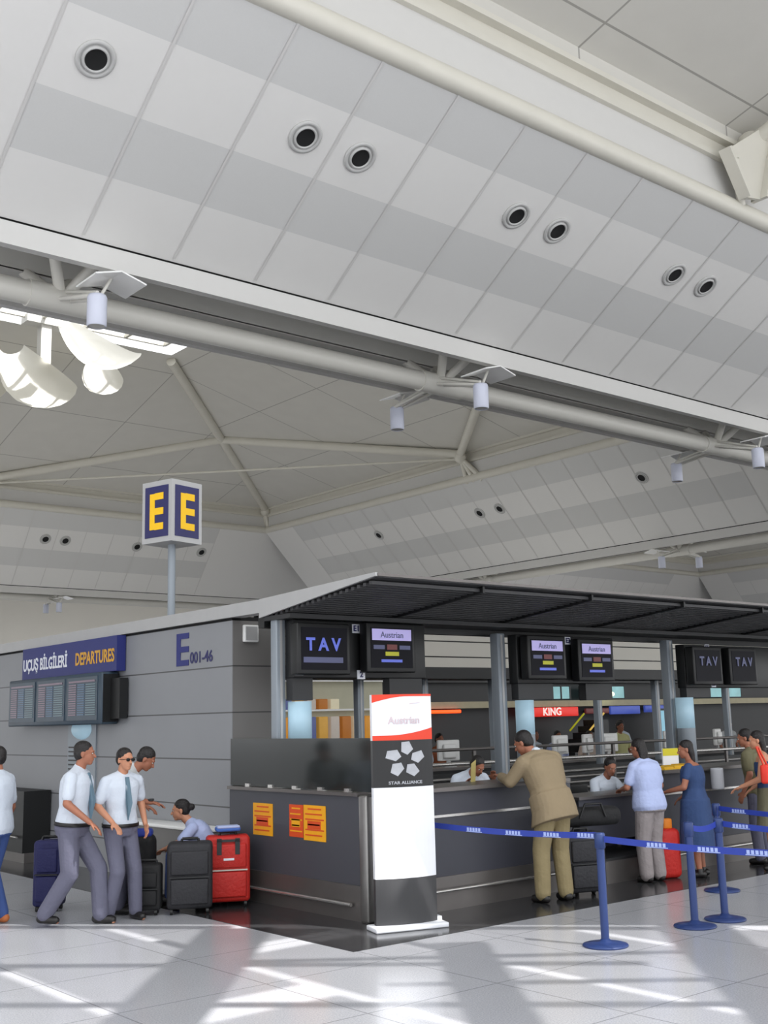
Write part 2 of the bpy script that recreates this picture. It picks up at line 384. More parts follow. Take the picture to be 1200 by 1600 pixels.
def skybeam(p, q, w):
    a = Vector(sky(*p)); b = Vector(sky(*q)); d = (b - a).normalized(); n_ = Vector((-d.y, d.x, 0)) * w / 2
    vs = [a + n_, a - n_, b - n_, b + n_]; vs = [v + Vector((0, 0, -0.1)) for v in vs] + [v + Vector((0, 0, -0.2)) for v in vs]
    mb.add(vs, [(0, 1, 2, 3), (7, 6, 5, 4), (0, 4, 5, 1), (1, 5, 6, 2), (2, 6, 7, 3), (3, 7, 4, 0)], M_cream)
def ext(p, q, t0, t1): return ((p[0] + (q[0] - p[0]) * t0, p[1] + (q[1] - p[1]) * t0), (p[0] + (q[0] - p[0]) * t1, p[1] + (q[1] - p[1]) * t1))
for p, q, w in (((5.95, 9.6), (3.7, 7.1), 0.62), ((6.9, 7.6), (5.38, 5.57), 0.42), ((9.3, 7.1), (6.9, 4.5), 0.6)):
    skybeam(*ext(p, q, 0.0, 3.0), w)
for p, q, w in (((3.8, 9.5), (6.0, 7.3), 0.12), ((6.0, 7.6), (8.6, 5.4), 0.1), ((3.4, 8.1), (5.6, 5.9), 0.12), ((6.2, 6.2), (8.0, 4.6), 0.1)):
    skybeam(*ext(p, q, -0.4, 1.6), w)
for x0, y0, y1 in ((2.19, 4, 20), (3.66, 9.4, 20), (5.13, 9.0, 9.6), (3.66, -6, 6.9), (8.07, -6, 6.2), (9.54, -6, 3), (6.6, 6.9, 8.0), (6.6, -6, 4.2), (5.13, -6, 5.4)):
    skybeam((x0, y0), (x0, y1), 0.12)     # unseen bars added to cut the floor streaks short
for t0, t1 in ((0.0, 0.62), (0.68, 0.785), (0.865, 0.885), (0.93, 1.2)):  # more unseen bars, breaking up the streak along the diagonal edge
    p, q = (-4.0, 20.75), (12.0, 2.97); a, b = ext(p, q, t0, t1); skybeam((a[0], a[1]), (b[0], b[1]), 0.16)
struct(mb, 'skylight_mask_bars')

# roof tubes
def tubes(name, segs, r, m=None):
    mb = MB()
    for a, b in segs: mb.tube(a, b, r, m or M_cream, n=16)
    return struct(mb, name)
HN = (28.14, 46.14, 15.45)
tubes('trim_1', [((35.1, 52.8, 13.7), HN), (HN, (22.3, 40.6, 16.85))], 0.2)
tubes('trim_2', [(HN, (34.7, 36.3, 13.62)), (HN, (19.2, 52.6, 13.62))], 0.2)
tubes('trim_3', [((34.7, 36.3, 13.62), (28.14, 27.0, 15.3)), ((19.2, 52.6, 13.62), (9.0, 46.1, 15.3)), ((28.14, 27.0, 15.3), (22.3, 32.4, 16.75)), ((9.0, 46.1, 15.3), (13.8, 40.8, 16.75))], 0.18)
tubes('trim_4', [((34.7, 36.3, 13.4), (19.2, 52.6, 13.4))], 0.05)
tubes('trim_5', [((19.1, 11.4, 12.98), (19.1, 4.6, 14.7)), ((19.1, 11.4, 12.98), (30, 4.0, 14.8))], 0.15)
def bracket(name, p, q, w=0.35):
    mb = MB(); p = Vector(p); q = Vector(q)
    for dx in (-w, 0, w):
        t = Vector((dx, 0, 0)) if abs(p.x - q.x) < abs(p.y - q.y) else Vector((0, dx, 0))
        mb.tube(p, q + t, 0.09, M_cream, r1=0.14, n=10)
    mb.ell(p, (0.28, 0.28, 0.28), M_cream)
    return struct(mb, name)
bracket('trim_6', (34.7, 36.3, 13.5), (35.3, 36.0, 12.4), 0.5)
bracket('trim_7', (19.2, 52.6, 13.5), (19.2, 53.0, 12.5), 0.5)
bracket('trim_8', (35.0, 52.7, 13.6), (35.3, 53.0, 12.5), 0.2)
mb = MB(); mb.prism([(17.75, 12.3), (18.3, 11.5), (18.8, 11.6), (19.35, 12.95), (19.0, 13.15)], 11.0, 11.08, M_cream); mb.prism([(18.75, 11.6), (18.85, 11.6), (19.4, 12.95), (19.28, 12.98)], 10.85, 11.2, M_cream)
mb.prism([(17.7, 12.32), (18.26, 11.48), (18.32, 11.52), (17.78, 12.36)], 10.9, 11.15, M_cream); mb.ell((19.1, 11.3, 12.98), (0.26, 0.26, 0.26), M_cream); mb.tube((18.0, 11.0, 12.2), (18.5, 11.25, 11.5), 0.08, M_cream)
struct(mb, 'trim_10')

# tubes carrying the floodlights, with struts to the beam
def chord(name, axis, c, z, a0, a1, nodes, r=0.19):
    mb = MB(); P = (lambda a, p, zz: (a, c + p, zz)) if axis == 'x' else (lambda a, p, zz: (c + p, a, zz))
    mb.tube(P(a0, 0, z), P(a1, 0, z), r, M_tube, n=24)
    for n in nodes:
        for s_ in (-0.75, 0.75):
            for da in (-0.5, 0.5): mb.tube(P(n, 0, z), P(n + da, s_, 9.2), 0.09, M_tube, n=12)
        mb.tube(P(n - 0.55, 0, z), P(n + 0.55, 0, z), r + 0.025, M_tube, n=24)
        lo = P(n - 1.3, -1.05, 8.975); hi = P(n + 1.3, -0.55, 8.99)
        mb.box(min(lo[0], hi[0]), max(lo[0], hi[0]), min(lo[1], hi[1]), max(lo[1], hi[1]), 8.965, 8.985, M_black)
    return struct(mb, name)
NX = [6.9, 14.9, 24.3, 33]
chord('trim_11', 'x', 16.1, 8.47, -6, 38, NX)
chord('trim_12', 'x', 56.9, 8.55, 0, 76, [24.6])
chord('trim_13', 'y', 39.7, 8.55, 18, 56, [28.4, 40])

def floodlight(label, base, d, axis, group):
    """base = node on the tube, d = signed arm length across it"""
    t = thing('floodlight', label, 'floodlight', base, 0.0 if axis == 'x' else PI / 2, group)
    if axis == 'y': d = -d
    a = MB(); s_ = 1 if d > 0 else -1; dz = -0.24 if d * (1 if axis == 'x' else -1) < 0 else -0.06
    for dx in (-0.09, 0.09): a.tube((dx, s_ * 0.15, -0.05), (dx, d, -0.12 + dz), 0.035, M_tube, n=10)
    a.tube((0.0, s_ * 0.1, 0.1), (0.0, d, -0.05 + dz), 0.03, M_tube, n=10); a.build('arm', t)
    h = MB(); h.lathe([(0.0, 0.02), (0.13, 0.02), (0.145, -0.02), (0.145, -0.44), (0.13, -0.46)], M_lampglow, (0, d, -0.12 + dz)); h.build('lamp_housing', t)
    l_ = MB(); l_.lathe([(0.13, 0), (0.0, 0.01)], M_under, (0, d, -0.565 + dz)); l_.build('lens', t)
    r = MB()
    for k, (dx) in enumerate((-1, 1)):
        M = Matrix.Translation((0.22, d, 0.22 + dz)) @ Matrix.Rotation(dx * 0.28, 4, 'Y')
        r.box(0 if dx > 0 else -0.42, 0.42 if dx > 0 else 0, -0.34, 0.34, -0.012, 0.012, M_reflect, M)
    r.build('reflector', t)
    m = MB(); m.tube((0.05, d, -0.1 + dz), (0.22, d, 0.22 + dz), 0.025, M_tube, n=8); m.build('reflector_stem', t)
    return t
G = 'floodlights hanging from the ceiling tubes'
floodlight('white drum floodlight under the near ceiling tube, in front of the skylight', (6.9, 16.1, 8.47), -1.3, 'x', G)
floodlight('nearer floodlight of the pair on the middle of the near ceiling tube', (14.75, 16.1, 8.47), -1.3, 'x', G)
floodlight('farther floodlight of the pair on the middle of the near ceiling tube', (14.9, 16.1, 8.47), 1.35, 'x', G)
floodlight('nearer floodlight of the pair at the right end of the near ceiling tube', (24.1, 16.1, 8.47), -1.3, 'x', G)
floodlight('farther floodlight of the pair at the right end of the near ceiling tube', (24.5, 16.1, 8.47), 1.35, 'x', G)
floodlight('left one of the two tiny floodlights on the distant right tube', (39.7, 28.4, 8.55), -1.3, 'y', G)
floodlight('right one of the two tiny floodlights on the distant right tube', (39.7, 28.4, 8.55), 1.3, 'y', G)
floodlight('nearer one of the two tiny floodlights on the distant left tube above the blue sign', (24.2, 56.9, 8.55), -1.3, 'x', G)
floodlight('farther one of the two tiny floodlights on the distant left tube above the blue sign', (24.6, 56.9, 8.55), 1.3, 'x', G)

# air nozzles in the beams
def nozzle(label, p, nrm, group, r=0.2):
    t = thing('air_nozzle', label, 'air nozzle', p, 0, group)
    q = Vector(nrm).to_track_quat('Z', 'Y').to_matrix().to_4x4()
    a = MB(); a.lathe([(0.0, 0.004), (r * 1.45, 0.004), (r * 1.45, 0.02), (r * 1.3, 0.035), (r * 1.12, 0.03), (r * 1.1, 0.01), (r * 1.0, 0.012), (r * 0.97, 0.045), (r * 0.85, 0.05), (r * 0.78, 0.02)], M_ring, M=q, n=40); a.build('ring', t)
    b = MB(); b.lathe([(r * 0.8, 0.03), (r * 0.5, 0.022), (0.0, 0.02)], M_black, M=q, n=32); b.build('opening', t)
    return t
n1 = Vector((0, -(11.28 - 9.0), -(4.7 - 1.23))).normalized()
def s1(x, yy): t = (yy - 11.4) / 3.47; return (x, yy, 11.28 - 2.28 * t)
nz = [(5.80, 'lone round air nozzle at the far left of the near ceiling beam'), (9.15, 'left nozzle of the second group on the near ceiling beam'), (10.19, 'right nozzle of the second group on the near ceiling beam'),
      (13.65, 'left nozzle of the third group on the near ceiling beam'), (14.70, 'right nozzle of the third group on the near ceiling beam'), (18.15, 'left nozzle of the rightmost group on the near ceiling beam'), (19.2, 'right nozzle of the rightmost group on the near ceiling beam')]
for x, lb in nz: nozzle(lb, s1(x, 12.65), n1, 'air nozzles in the near ceiling beam', 0.185)
n2 = Vector((0, -3.4, -2.8)).normalized()
def s2(x, t): return (x, 52.9 + 2.8 * t, 12.4 - 3.4 * t)
for x, lb in ((22.65, 'leftmost tiny dark nozzle of the far left ceiling beam'), (23.7, 'second tiny dark nozzle of the far left ceiling beam'), (27.7, 'tiny dark nozzle on the far left beam just left of the letter sign pole'), (31.6, 'tiny dark nozzle on the far left beam right of the letter sign pole')):
    nozzle(lb, s2(x, 0.36), n2, 'air nozzles in the far left ceiling beam', 0.2)
n3 = Vector((-3.4, 0, -3.3)).normalized()
def s3(y, t): return (35.2 + 3.3 * t, y, 12.4 - 3.4 * t)
for y, lb in ((44.3, 'leftmost faint nozzle of the far right ceiling beam'), (36.9, 'left one of the middle pair of faint nozzles on the far right beam'), (35.6, 'right one of the middle pair of faint nozzles on the far right beam'), (27.6, 'rightmost faint nozzle of the far right ceiling beam')):
    nozzle(lb, s3(y, 0.36), n3, 'air nozzles in the far right ceiling beam', 0.2)

# curved fabric baffles below the far skylight
def baffle(label, c, ln, w, drop, rz):
    mb = MB(); n = 14; vs = []
    for i in range(n + 1):
        u = i / n; hw = w / 2 * math.sin(PI * (0.12 + 0.80 * u)) ; z = -drop * math.sin(PI * (0.1 + 0.75 * u))
        for j in range(9):
            a = PI * j / 8; vs.append((ln * (u - 0.5), -hw * math.cos(a), z - hw * 0.7 * math.sin(a)))
    vs2 = [(v[0], v[1], v[2] + 0.03) for v in vs]; N = len(vs)
    fs = [(i * 9 + j, i * 9 + j + 1, (i + 1) * 9 + j + 1, (i + 1) * 9 + j) for i in range(n) for j in range(8)]
    mb.add(vs, fs, M_baffle, True); mb.add(vs2, fs, M_baffle, True)
    o = mb.build('skylight_baffle', loc=c, rot=(0, 0, rz)); return tag(o, label, 'light baffle', 'fabric baffles hanging under the skylight')
baffle('large white sail-shaped baffle in the middle of the bright skylight', (16.9, 41.2, 16.1), 5.0, 2.6, 1.0, 0.75)
baffle('white baffle at the left edge of the photo under the skylight', (14.6, 42.6, 16.1), 4.6, 2.4, 1.0, 0.6)
baffle('narrow cream baffle at the right end of the skylight', (19.4, 40.9, 16.4), 3.0, 1.6, 0.8, 1.0)
baffle('white baffle between the large sail-shaped one and the ceiling tube', (17.9, 37.9, 16.5), 4.0, 1.8, 0.8, 0.4)
mb = MB()
for k in range(5): mb.box(14.5 + 1.75 * k - 0.06, 14.5 + 1.75 * k + 0.06, 32.7, 39.7, 17.1, 17.25, M_cream); mb.box(14.5, 21.5, 32.7 + 1.75 * k - 0.06, 32.7 + 1.75 * k + 0.06, 17.1, 17.25, M_cream)
mb.box(16.2, 16.6, 39.5, 39.9, 15.4, 17.2, M_under); mb.box(15.6, 17.4, 39.4, 40.0, 16.9, 17.2, M_under)
struct(mb, 'window_3')

# ================================================================ CHECK-IN ISLAND
# wall block
mb = MB(); mb.box(7.02, 7.66, 11.27, 24, 0, 3.07, M_wall); mb.box(7.025, 7.655, 11.262, 11.272, 0, 3.07, M_wall2)
mb.box(7.035, 7.64, 11.3, 24, 3.07, 3.12, M_black)
struct(mb, 'wall_left')
# pale band above it, turning into the canopy edge
mb = MB(); mb.box(6.98, 7.16, 10.62, 24, 3.1, 3.25, M_band); struct(mb, 'trim_14')
cn = thing('canopy', 'long dark slatted canopy over the check-in counters', 'canopy', (7.0, 8.57, 0))
a = MB(); L = 26.0
def CP(x, y, z): return (x, y, z)
a.add([(0, 0, 3.31), (L, 0, 3.31), (L, 2.06, 3.24), (0, 2.06, 3.24), (0, 0, 3.275), (L, 0, 3.275), (L, 2.06, 3.07), (0, 2.06, 3.07)], [(0, 1, 2, 3), (4, 7, 6, 5), (0, 4, 5, 1), (3, 2, 6, 7), (1, 5, 6, 2), (0, 3, 7, 4)], M_canopy)
a.build('canopy_deck', cn)
a = MB()
for k in range(20):
    y = 0.1 + k * 0.098; z = 3.27 - 0.0995 * y
    a.box(0.02, L, y, y + 0.05, z - 0.045, z - 0.01, M_canopy)
a.build('slats', cn)
for k in range(12):
    a = MB(); x = 1.5 + k * 1.775; a.add([(x, 0.05, 3.27), (x + 0.03, 0.05, 3.27), (x + 0.03, 2.0, 3.07), (x, 2.0, 3.07), (x, 0.05, 3.2), (x + 0.03, 0.05, 3.2), (x + 0.03, 2.0, 3.0), (x, 2.0, 3.0)], [(0, 1, 2, 3), (4, 7, 6, 5), (0, 4, 5, 1), (3, 2, 6, 7), (1, 5, 6, 2), (0, 3, 7, 4)], M_dark); a.build('cross_rib', cn)
a = MB(); a.add([(-0.03, -0.01, 3.32), (0.0, -0.01, 3.32), (0, 2.06, 3.25), (-0.03, 2.06, 3.25), (-0.03, -0.01, 3.285), (0, -0.01, 3.285), (0, 2.06, 3.04), (-0.03, 2.06, 3.04)], [(0, 1, 2, 3), (4, 7, 6, 5), (0, 4, 5, 1), (3, 2, 6, 7), (1, 5, 6, 2), (0, 3, 7, 4)], M_band)
a.build('side_edge', cn)
a = MB(); a.box(0, L, -0.02, 0.0, 3.285, 3.315, M_dsteel); a.build('front_edge', cn)
a = MB(); a.box(0.0, L, 2.0, 2.12, 2.93, 3.1, M_dark); a.box(0.0, L, 1.5, 2.0, 3.0, 3.05, M_dark2); a.build('rear_beam', cn)

# posts
def post(x, y, z1, label, w=0.13, m=None, group='posts of the check-in booths', z0=0.004):
    t = thing('booth_post', label, 'post', (x, y, 0), 0, group)
    a = MB(); a.rbox(-w / 2, w / 2, -w / 2, w / 2, z0, z1, 0.012, m or M_post, 2); a.build('shaft', t)
    a = MB(); a.box(-w * 0.7, w * 0.7, -w * 0.7, w * 0.7, z0, z0 + 0.02, M_steel); a.build('base_plate', t)
    a = MB(); a.box(-w * 0.12, w * 0.12, -w / 2 - 0.006, -w / 2 + 0.002, z0 + 0.1, z1 - 0.02, M_band); a.build('track', t)
    return t
post(7.08, 10.42, 3.04, 'pale grey post at the corner of the booth beside the grey wall', 0.12, z0=1.2)
post(10.5, 10.42, 2.95, 'grey post between the first and second pairs of monitors', 0.14)
post(14.05, 10.42, 2.95, 'grey post between the second and third pairs of monitors', 0.14)
post(17.6, 10.42, 2.95, 'grey post at the right edge of the photo beyond the third pair of monitors', 0.14)

# monitor housings and monitors
def monitor(label, x, z, content, w=0.62, h=0.46, y=10.02, tilt=0.0):
    t = thing('monitor', label, 'monitor', (x, y, z), 0, 'hanging monitors over the counters')
    a = MB(); a.rbox(-w / 2 - 0.05, w / 2 + 0.05, 0.0, 0.14, -h / 2 - 0.05, h / 2 + 0.05, 0.015, M_dark, 2); a.build('casing', t)
    s_ = MB(); s_.box(-w / 2, w / 2, -0.006, 0.004, -h / 2, h / 2, M_sblack); so = s_.build('screen', t)
    g = MB(); Y0, Y1 = -0.010, -0.006
    if content == 'tav':
        g.box(-w * 0.46, w * 0.4, Y0, Y1, -h * 0.33, -h * 0.2, M_sgrey); g.build('screen_band', t)
        tt = text_mb('T A V', 0.19, M_sblue, bold=0.006, xs=1.0, fn=lambda v: v + Vector((-0.02, -0.014, 0.04))); tt.build('lettering', t)
    elif content == 'tavdim':
        tt = text_mb('T A V', 0.18, M_sgrey, bold=0.006, fn=lambda v: v + Vector((0, -0.014, 0.06))); tt.build('lettering', t)
    else:
        g.box(-w * 0.47, w * 0.47, Y0, Y1, h * 0.18, h * 0.46, M_slil); g.build('screen_band', t)
        k = MB(); k.box(-w * 0.44, -w * 0.18, Y0, Y1, -h * 0.04, h * 0.06, M_sgrey); k.box(w * 0.18, w * 0.44, Y0, Y1, -h * 0.04, h * 0.06, M_sgrey)
        k.box(-w * 0.12, w * 0.12, Y0, Y1, -h * 0.05, h * 0.08, M_sred); k.box(-w * 0.16, w * 0.16, Y0, Y1, -h * 0.2, -h * 0.1, M_syel)
        k.box(-w * 0.26, w * 0.24, Y0, Y1, -h * 0.36, -h * 0.29, M_sblue); k.build('screen_marks', t)
        tt = text_mb('Austrian', 0.1, M_sgrey, fn=lambda v: v + Vector((0, -0.014, h * 0.31))); tt.build('lettering', t)
    return t
def housing(x0, x1, z0, z1, label, drops, plates):
    t = thing('monitor_housing', label, 'monitor housing', (x0, 10.2, 0), 0, 'black monitor housings under the canopy')
    a = MB(); a.rbox(0, x1 - x0, 0.0, 0.16, z0, z1, 0.012, M_dark, 2); a.build('panel', t)
    for (u0, u1, zz) in drops:
        a = MB(); a.box(u0 - x0, u1 - x0, 0.02, 0.14, zz, z0, M_dark2); a.build('lower_panel', t)
    for (u, z, s_) in plates:
        a = MB(); a.box(u - x0 - 0.055, u - x0 + 0.055, -0.012, -0.001, z - 0.05, z + 0.05, M_white); po = a.build('number_plate', t)
        b = text_mb(s_, 0.09, M_navyd, bold=0.003, fn=lambda v, u=u, z=z: v + Vector((u - x0, -0.016, z))); b.build('lettering', po)
housing(7.13, 9.05, 2.36, 3.0, 'black monitor housing at the corner booth', [(7.13, 7.4, 2.12), (8.5, 9.0, 2.1)], [(8.0, 2.92, 'E1'), (7.2, 2.62, 'E'), (7.2, 2.44, '1'), (8.06, 2.4, '2')])
monitor('monitor reading T A V in blue letters at the corner booth', 7.42, 2.67, 'tav')
monitor('monitor with a lilac band, right of the blue-lettered one above the tall banner stand', 8.38, 2.70, 'air')
housing(10.62, 12.55, 2.3, 2.93, 'black monitor housing over the man in the tan suit', [(10.64, 11.3, 2.1), (11.95, 12.5, 2.08)], [(11.6, 2.87, 'E3')])
monitor('left lilac-banded monitor of the second housing, above the man in the tan suit', 11.0, 2.63, 'air')
monitor('right lilac-banded monitor of the second housing', 11.97, 2.61, 'air')
housing(14.18, 16.5, 2.24, 2.88, 'black monitor housing over the woman in the blue dress', [(14.2, 14.8, 2.1)], [(14.75, 2.84, 'E5'), (14.85, 2.3, 'E5')])
monitor('dim monitor of the third housing, its letters faint, left one', 14.5, 2.56, 'tavdim')
monitor('dim monitor of the third housing, its letters faint, right one', 15.42, 2.56, 'tavdim')

# pale blue light columns beside the posts
for i, (x, y, w, z0, z1, lb) in enumerate(((7.28, 10.3, 0.13, 1.68, 2.11, 'pale blue glowing light column beside the corner post'), (10.72, 10.2, 0.12, 1.66, 2.09, 'pale blue glowing light column above the head of the man in the tan suit'), (14.1, 10.2, 0.13, 1.66, 2.1, 'pale blue glowing light column right of the second grey post'))):
    t = thing('light_column', lb, 'light column', (x, y, 0), 0, 'light columns on the counters')
    a = MB(); a.lathe([(0, z1), (w, z1), (w, z0), (0, z0)], M_glow, n=28); a.build('diffuser', t)
    a = MB(); a.lathe([(w, z0), (w, 0.004), (0, 0.004)], M_post, n=28); a.build('base', t)

# side counter with smoked glass (faces left) and corner
t = thing('side_counter', 'slate side counter with a smoked glass screen and steel kick plate, facing the luggage', 'counter', (6.98, 8.78, 0))
a = MB(); a.box(0, 0.55, 0.0, 2.48, 0.33, 1.165, M_desk); a.build('body', t)
a = MB(); a.box(-0.02, 0.57, -0.0, 2.48, 0.004, 0.33, M_dsteel); a.build('kick_plate', t)
a = MB(); a.tube((-0.06, 0.2, 0.155), (-0.06, 2.0, 0.155), 0.018, M_rail, n=12); [a.tube((-0.06, y, 0.155), (0.0, y, 0.155), 0.01, M_rail, n=8) for y in (0.3, 1.1, 1.9)]; a.build('bumper_rail', t)
a = MB(); a.box(-0.035, 0.6, 0.1, 2.48, 1.165, 1.2, M_dsteel); a.build('countertop', t)
a = MB(); a.box(0.0, 0.02, -0.15, 2.46, 1.21, 1.72, M_dglass); a.box(0.02, 0.6, -0.15, -0.13, 1.21, 1.72, M_dglass); a.build('glass_screen', t)
for y in (0.25, 0.7, 1.15, 1.6, 2.05):
    a = MB(); a.box(-0.02, 0.04, y, y + 0.08, 1.2, 1.235, M_rail); a.build('glass_clip', t)
a = MB(); a.rbox(-0.03, 0.14, -0.03, 0.1, 0.004, 1.18, 0.02, M_steel, 3); a.build('corner_post', t)
# notices on the side counter
def notice(label, y0, y1, z0, z1, m, mt, n):
    t = thing('notice', label, 'notice', (6.978, (y0 + y1) / 2, (z0 + z1) / 2), -PI / 2, 'notices stuck on the side counter')
    w = y1 - y0; h = z1 - z0
    a = MB(); a.box(-w / 2, w / 2, -0.004, 0.0, -h / 2, h / 2, m); a.build('sheet', t)
    a = MB()
    for k in range(n):
        zz = h / 2 - 0.03 - k * (h - 0.04) / n; ww = w * (0.42 if k % 3 else 0.3)
        a.box(-ww, ww * (0.8 if k % 2 else 1), -0.007, -0.004, zz - 0.014, zz, mt)
    if n > 4: a.box(-w * 0.32, w * 0.28, -0.007, -0.004, -0.06, 0.02, mt)
    a.build('print', t)
notice('lone yellow notice with red print nearest the red suitcase', 10.39, 10.77, 0.70, 1.035, M_orange, M_pred, 6)
notice('orange-red notice, left one of the two touching notices', 9.83, 10.08, 0.72, 1.045, M_pred, M_orange, 5)
notice('yellow notice, right one of the two touching notices', 9.44, 9.82, 0.70, 1.05, M_orange, M_pred, 6)

# front counters
def front_counter(x0, x1, label, ztop=1.2, printer=False):
    t = thing('check_in_counter', label, 'counter', (x0, 8.78, 0), 0, 'check-in counters under the canopy')
    w = x1 - x0
    a = MB(); a.box(0, w, 0, 0.5, 0.33, ztop - 0.04, M_desk2); a.build('body', t)
    a = MB(); a.box(0.0, w, -0.02, 0.5, 0.004, 0.33, M_dsteel); a.build('kick_plate', t)
    a = MB(); a.tube((0.05, -0.06, 0.2), (w - 0.1, -0.06, 0.2), 0.016, M_rail, n=12); [a.tube((x, -0.06, 0.2), (x, 0, 0.2), 0.01, M_rail, n=8) for x in (0.3, w - 0.3)]; a.build('bumper_rail', t)
    a = MB(); a.box(0.0, w, -0.015, 0.0, 0.905, 0.93, M_rail); a.build('trim_strip', t)
    a = MB(); a.box(-0.0, w, -0.06, 0.55, ztop - 0.04, ztop, M_dsteel); a.build('countertop', t)
    a = MB(); a.box(w - 0.55, w - 0.52, -0.004, 0.0, 0.36, ztop - 0.06, M_dark2); a.build('panel_joint', t)
front_counter(7.59, 9.85, 'slate check-in counter right of the tall banner stand, under the tan-suited man')
front_counter(11.55, 14.1, 'check-in counter behind the woman in the blue dress')
front_counter(15.2, 17.8, 'check-in counter at the right edge of the photo')
def scale_desk(x0, x1, label):
    t = thing('baggage_desk', label, 'baggage desk', (x0, 8.9, 0), 0, 'low baggage desks between the counters')
    w = x1 - x0
    a = MB(); a.box(0.3, w, 0.0, 0.45, 0.45, 0.93, M_desk2); a.build('body', t)
    a = MB(); a.box(0.28, w, -0.03, 0.5, 0.93, 0.96, M_dsteel); a.build('worktop', t)
    a = MB(); a.box(0.0, w, -0.2, 0.6, 0.004, 0.25, M_dsteel); a.box(0.0, w, -0.2, 0.6, 0.25, 0.28, M_dark2); a.build('scale_belt', t)
    a = MB(); a.box(0.0, 0.06, -0.1, 0.5, 0.25, 1.14, M_desk); a.build('side_panel', t)
scale_desk(9.87, 11.53, 'low dark baggage desk between the counters, beside the clerk at the computer')
scale_desk(14.12, 15.18, 'low dark baggage desk near the right edge of the photo')

# steel guard rails and ribbed conveyor behind the counters
t = thing('conveyor', 'long baggage conveyor with ribbed dark sides behind the check-in counters', 'conveyor', (7.75, 11.9, 0))
a = MB(); a.box(0, 22, 0.1, 1.2, 0.1, 0.7, M_dark2); a.build('bed', t)
a = MB()
for k in range(6): a.tube((0, 0.02, 0.62 + 0.085 * k), (22, 0.02, 0.62 + 0.085 * k), 0.024, M_steel, n=8); 
a.box(0, 22, 0.04, 0.07, 0.55, 1.12, M_dark2); a.build('ribbed_side', t)
for k in range(13):
    a = MB(); a.box(0.2 + 1.75 * k, 0.26 + 1.75 * k, 0.08, 0.14, 0.004, 1.1, M_dark2); a.build('support', t)
t = thing('guard_rail', 'twin horizontal steel guard rails running behind the counters', 'guard rail', (7.75, 11.6, 0))
a = MB(); a.tube((0, 0, 1.47), (22, 0, 1.40), 0.022, M_dsteel, n=10); a.build('top_rail', t)
a = MB(); a.tube((0, 0, 1.28), (22, 0, 1.20), 0.026, M_rail, n=10); a.build('middle_rail', t)
for k in range(8):
    a = MB(); a.box(0.4 + 3.0 * k, 0.45 + 3.0 * k, 0.02, 0.06, 0.004, 1.46, M_dsteel); a.build('upright', t)

# flight information display on the left wall
t = thing('flight_display', 'wide three-panel flight information display on the grey wall under the blue sign', 'flight display', (7.0, 14.1, 0), -PI / 2)
# local x runs toward the right of the viewer (-Y in the world), local y into the wall
a = MB(); a.rbox(-3.2, 0.0, -0.24, 0.0, 1.92, 2.61, 0.02, M_scrn, 2); a.build('housing', t)
a = MB(); a.box(0.0, 0.28, -0.12, 0.0, 1.99, 2.52, M_dark); a.box(0.0, 0.012, -0.22, 0.0, 1.95, 2.58, M_dark); a.build('side_box', t)
for k in range(3):
    x0 = -3.14 + k * 1.04
    a = MB(); a.box(x0, x0 + 0.95, -0.25, -0.235, 1.98, 2.56, M_sblack); p_ = a.build('screen', t)
    p_.data.materials[0] = M_scrn
    a = MB()
    a.box(x0 + 0.06, x0 + 0.88, -0.256, -0.25, 2.49, 2.515, M_scrp)
    for r in range(14):
        z = 2.45 - r * 0.031
        a.box(x0 + 0.06, x0 + 0.30, -0.256, -0.25, z, z + 0.017, M_scrp); a.box(x0 + 0.34, x0 + 0.56, -0.256, -0.25, z, z + 0.017, M_scrb); a.box(x0 + 0.6, x0 + 0.9, -0.256, -0.25, z, z + 0.014, M_scrg)
    a.build('text_rows', p_)
t = thing('departures_sign', 'blue sign with white and gold letters above the flight information display', 'sign', (7.0, 15.6, 0), -PI / 2)
a = MB(); a.box(-1.5, 1.68, -0.12, 0.01, 2.615, 3.085, M_navy); a.build('panel', t)
text_mb('UÇUŞ BİLGİLERİ', 0.24, M_white, bold=0.006, align='LEFT', xs=0.86, fn=lambda v: v + Vector((-1.46, -0.124, 2.82))).build('white_lettering', t)
text_mb('DEPARTURES', 0.24, M_gold, bold=0.006, align='RIGHT', xs=0.86, fn=lambda v: v + Vector((1.62, -0.124, 2.82))).build('gold_lettering', t)
t = thing('wall_lettering', 'blue letter E with a small counter range on the grey wall', 'lettering', (7.018, 12.1, 2.8), -PI / 2)
a = MB(); a.box(-0.46, -0.36, -0.006, 0, -0.2, 0.2, M_navy); [a.box(-0.36, -0.16, -0.006, 0, z - 0.035, z + 0.035, M_navy) for z in (-0.165, 0.0, 0.165)]; a.build('letter', t)
text_mb('001-46', 0.19, M_navyd, bold=0.003, align='LEFT', fn=lambda v: v + Vector((-0.13, -0.004, -0.12))).build('number', t)
# speaker-like white box on the wall's front face
t = thing('wall_speaker', 'small white box mounted high on the front of the grey wall', 'speaker', (7.25, 11.262, 2.92))
a = MB(); a.rbox(-0.1, 0.1, -0.05, 0.0, -0.1, 0.1, 0.012, M_reflect, 2); a.build('box', t)
a = MB(); a.box(-0.08, 0.08, -0.054, -0.05, -0.08, 0.08, M_band); a.build('grille', t)

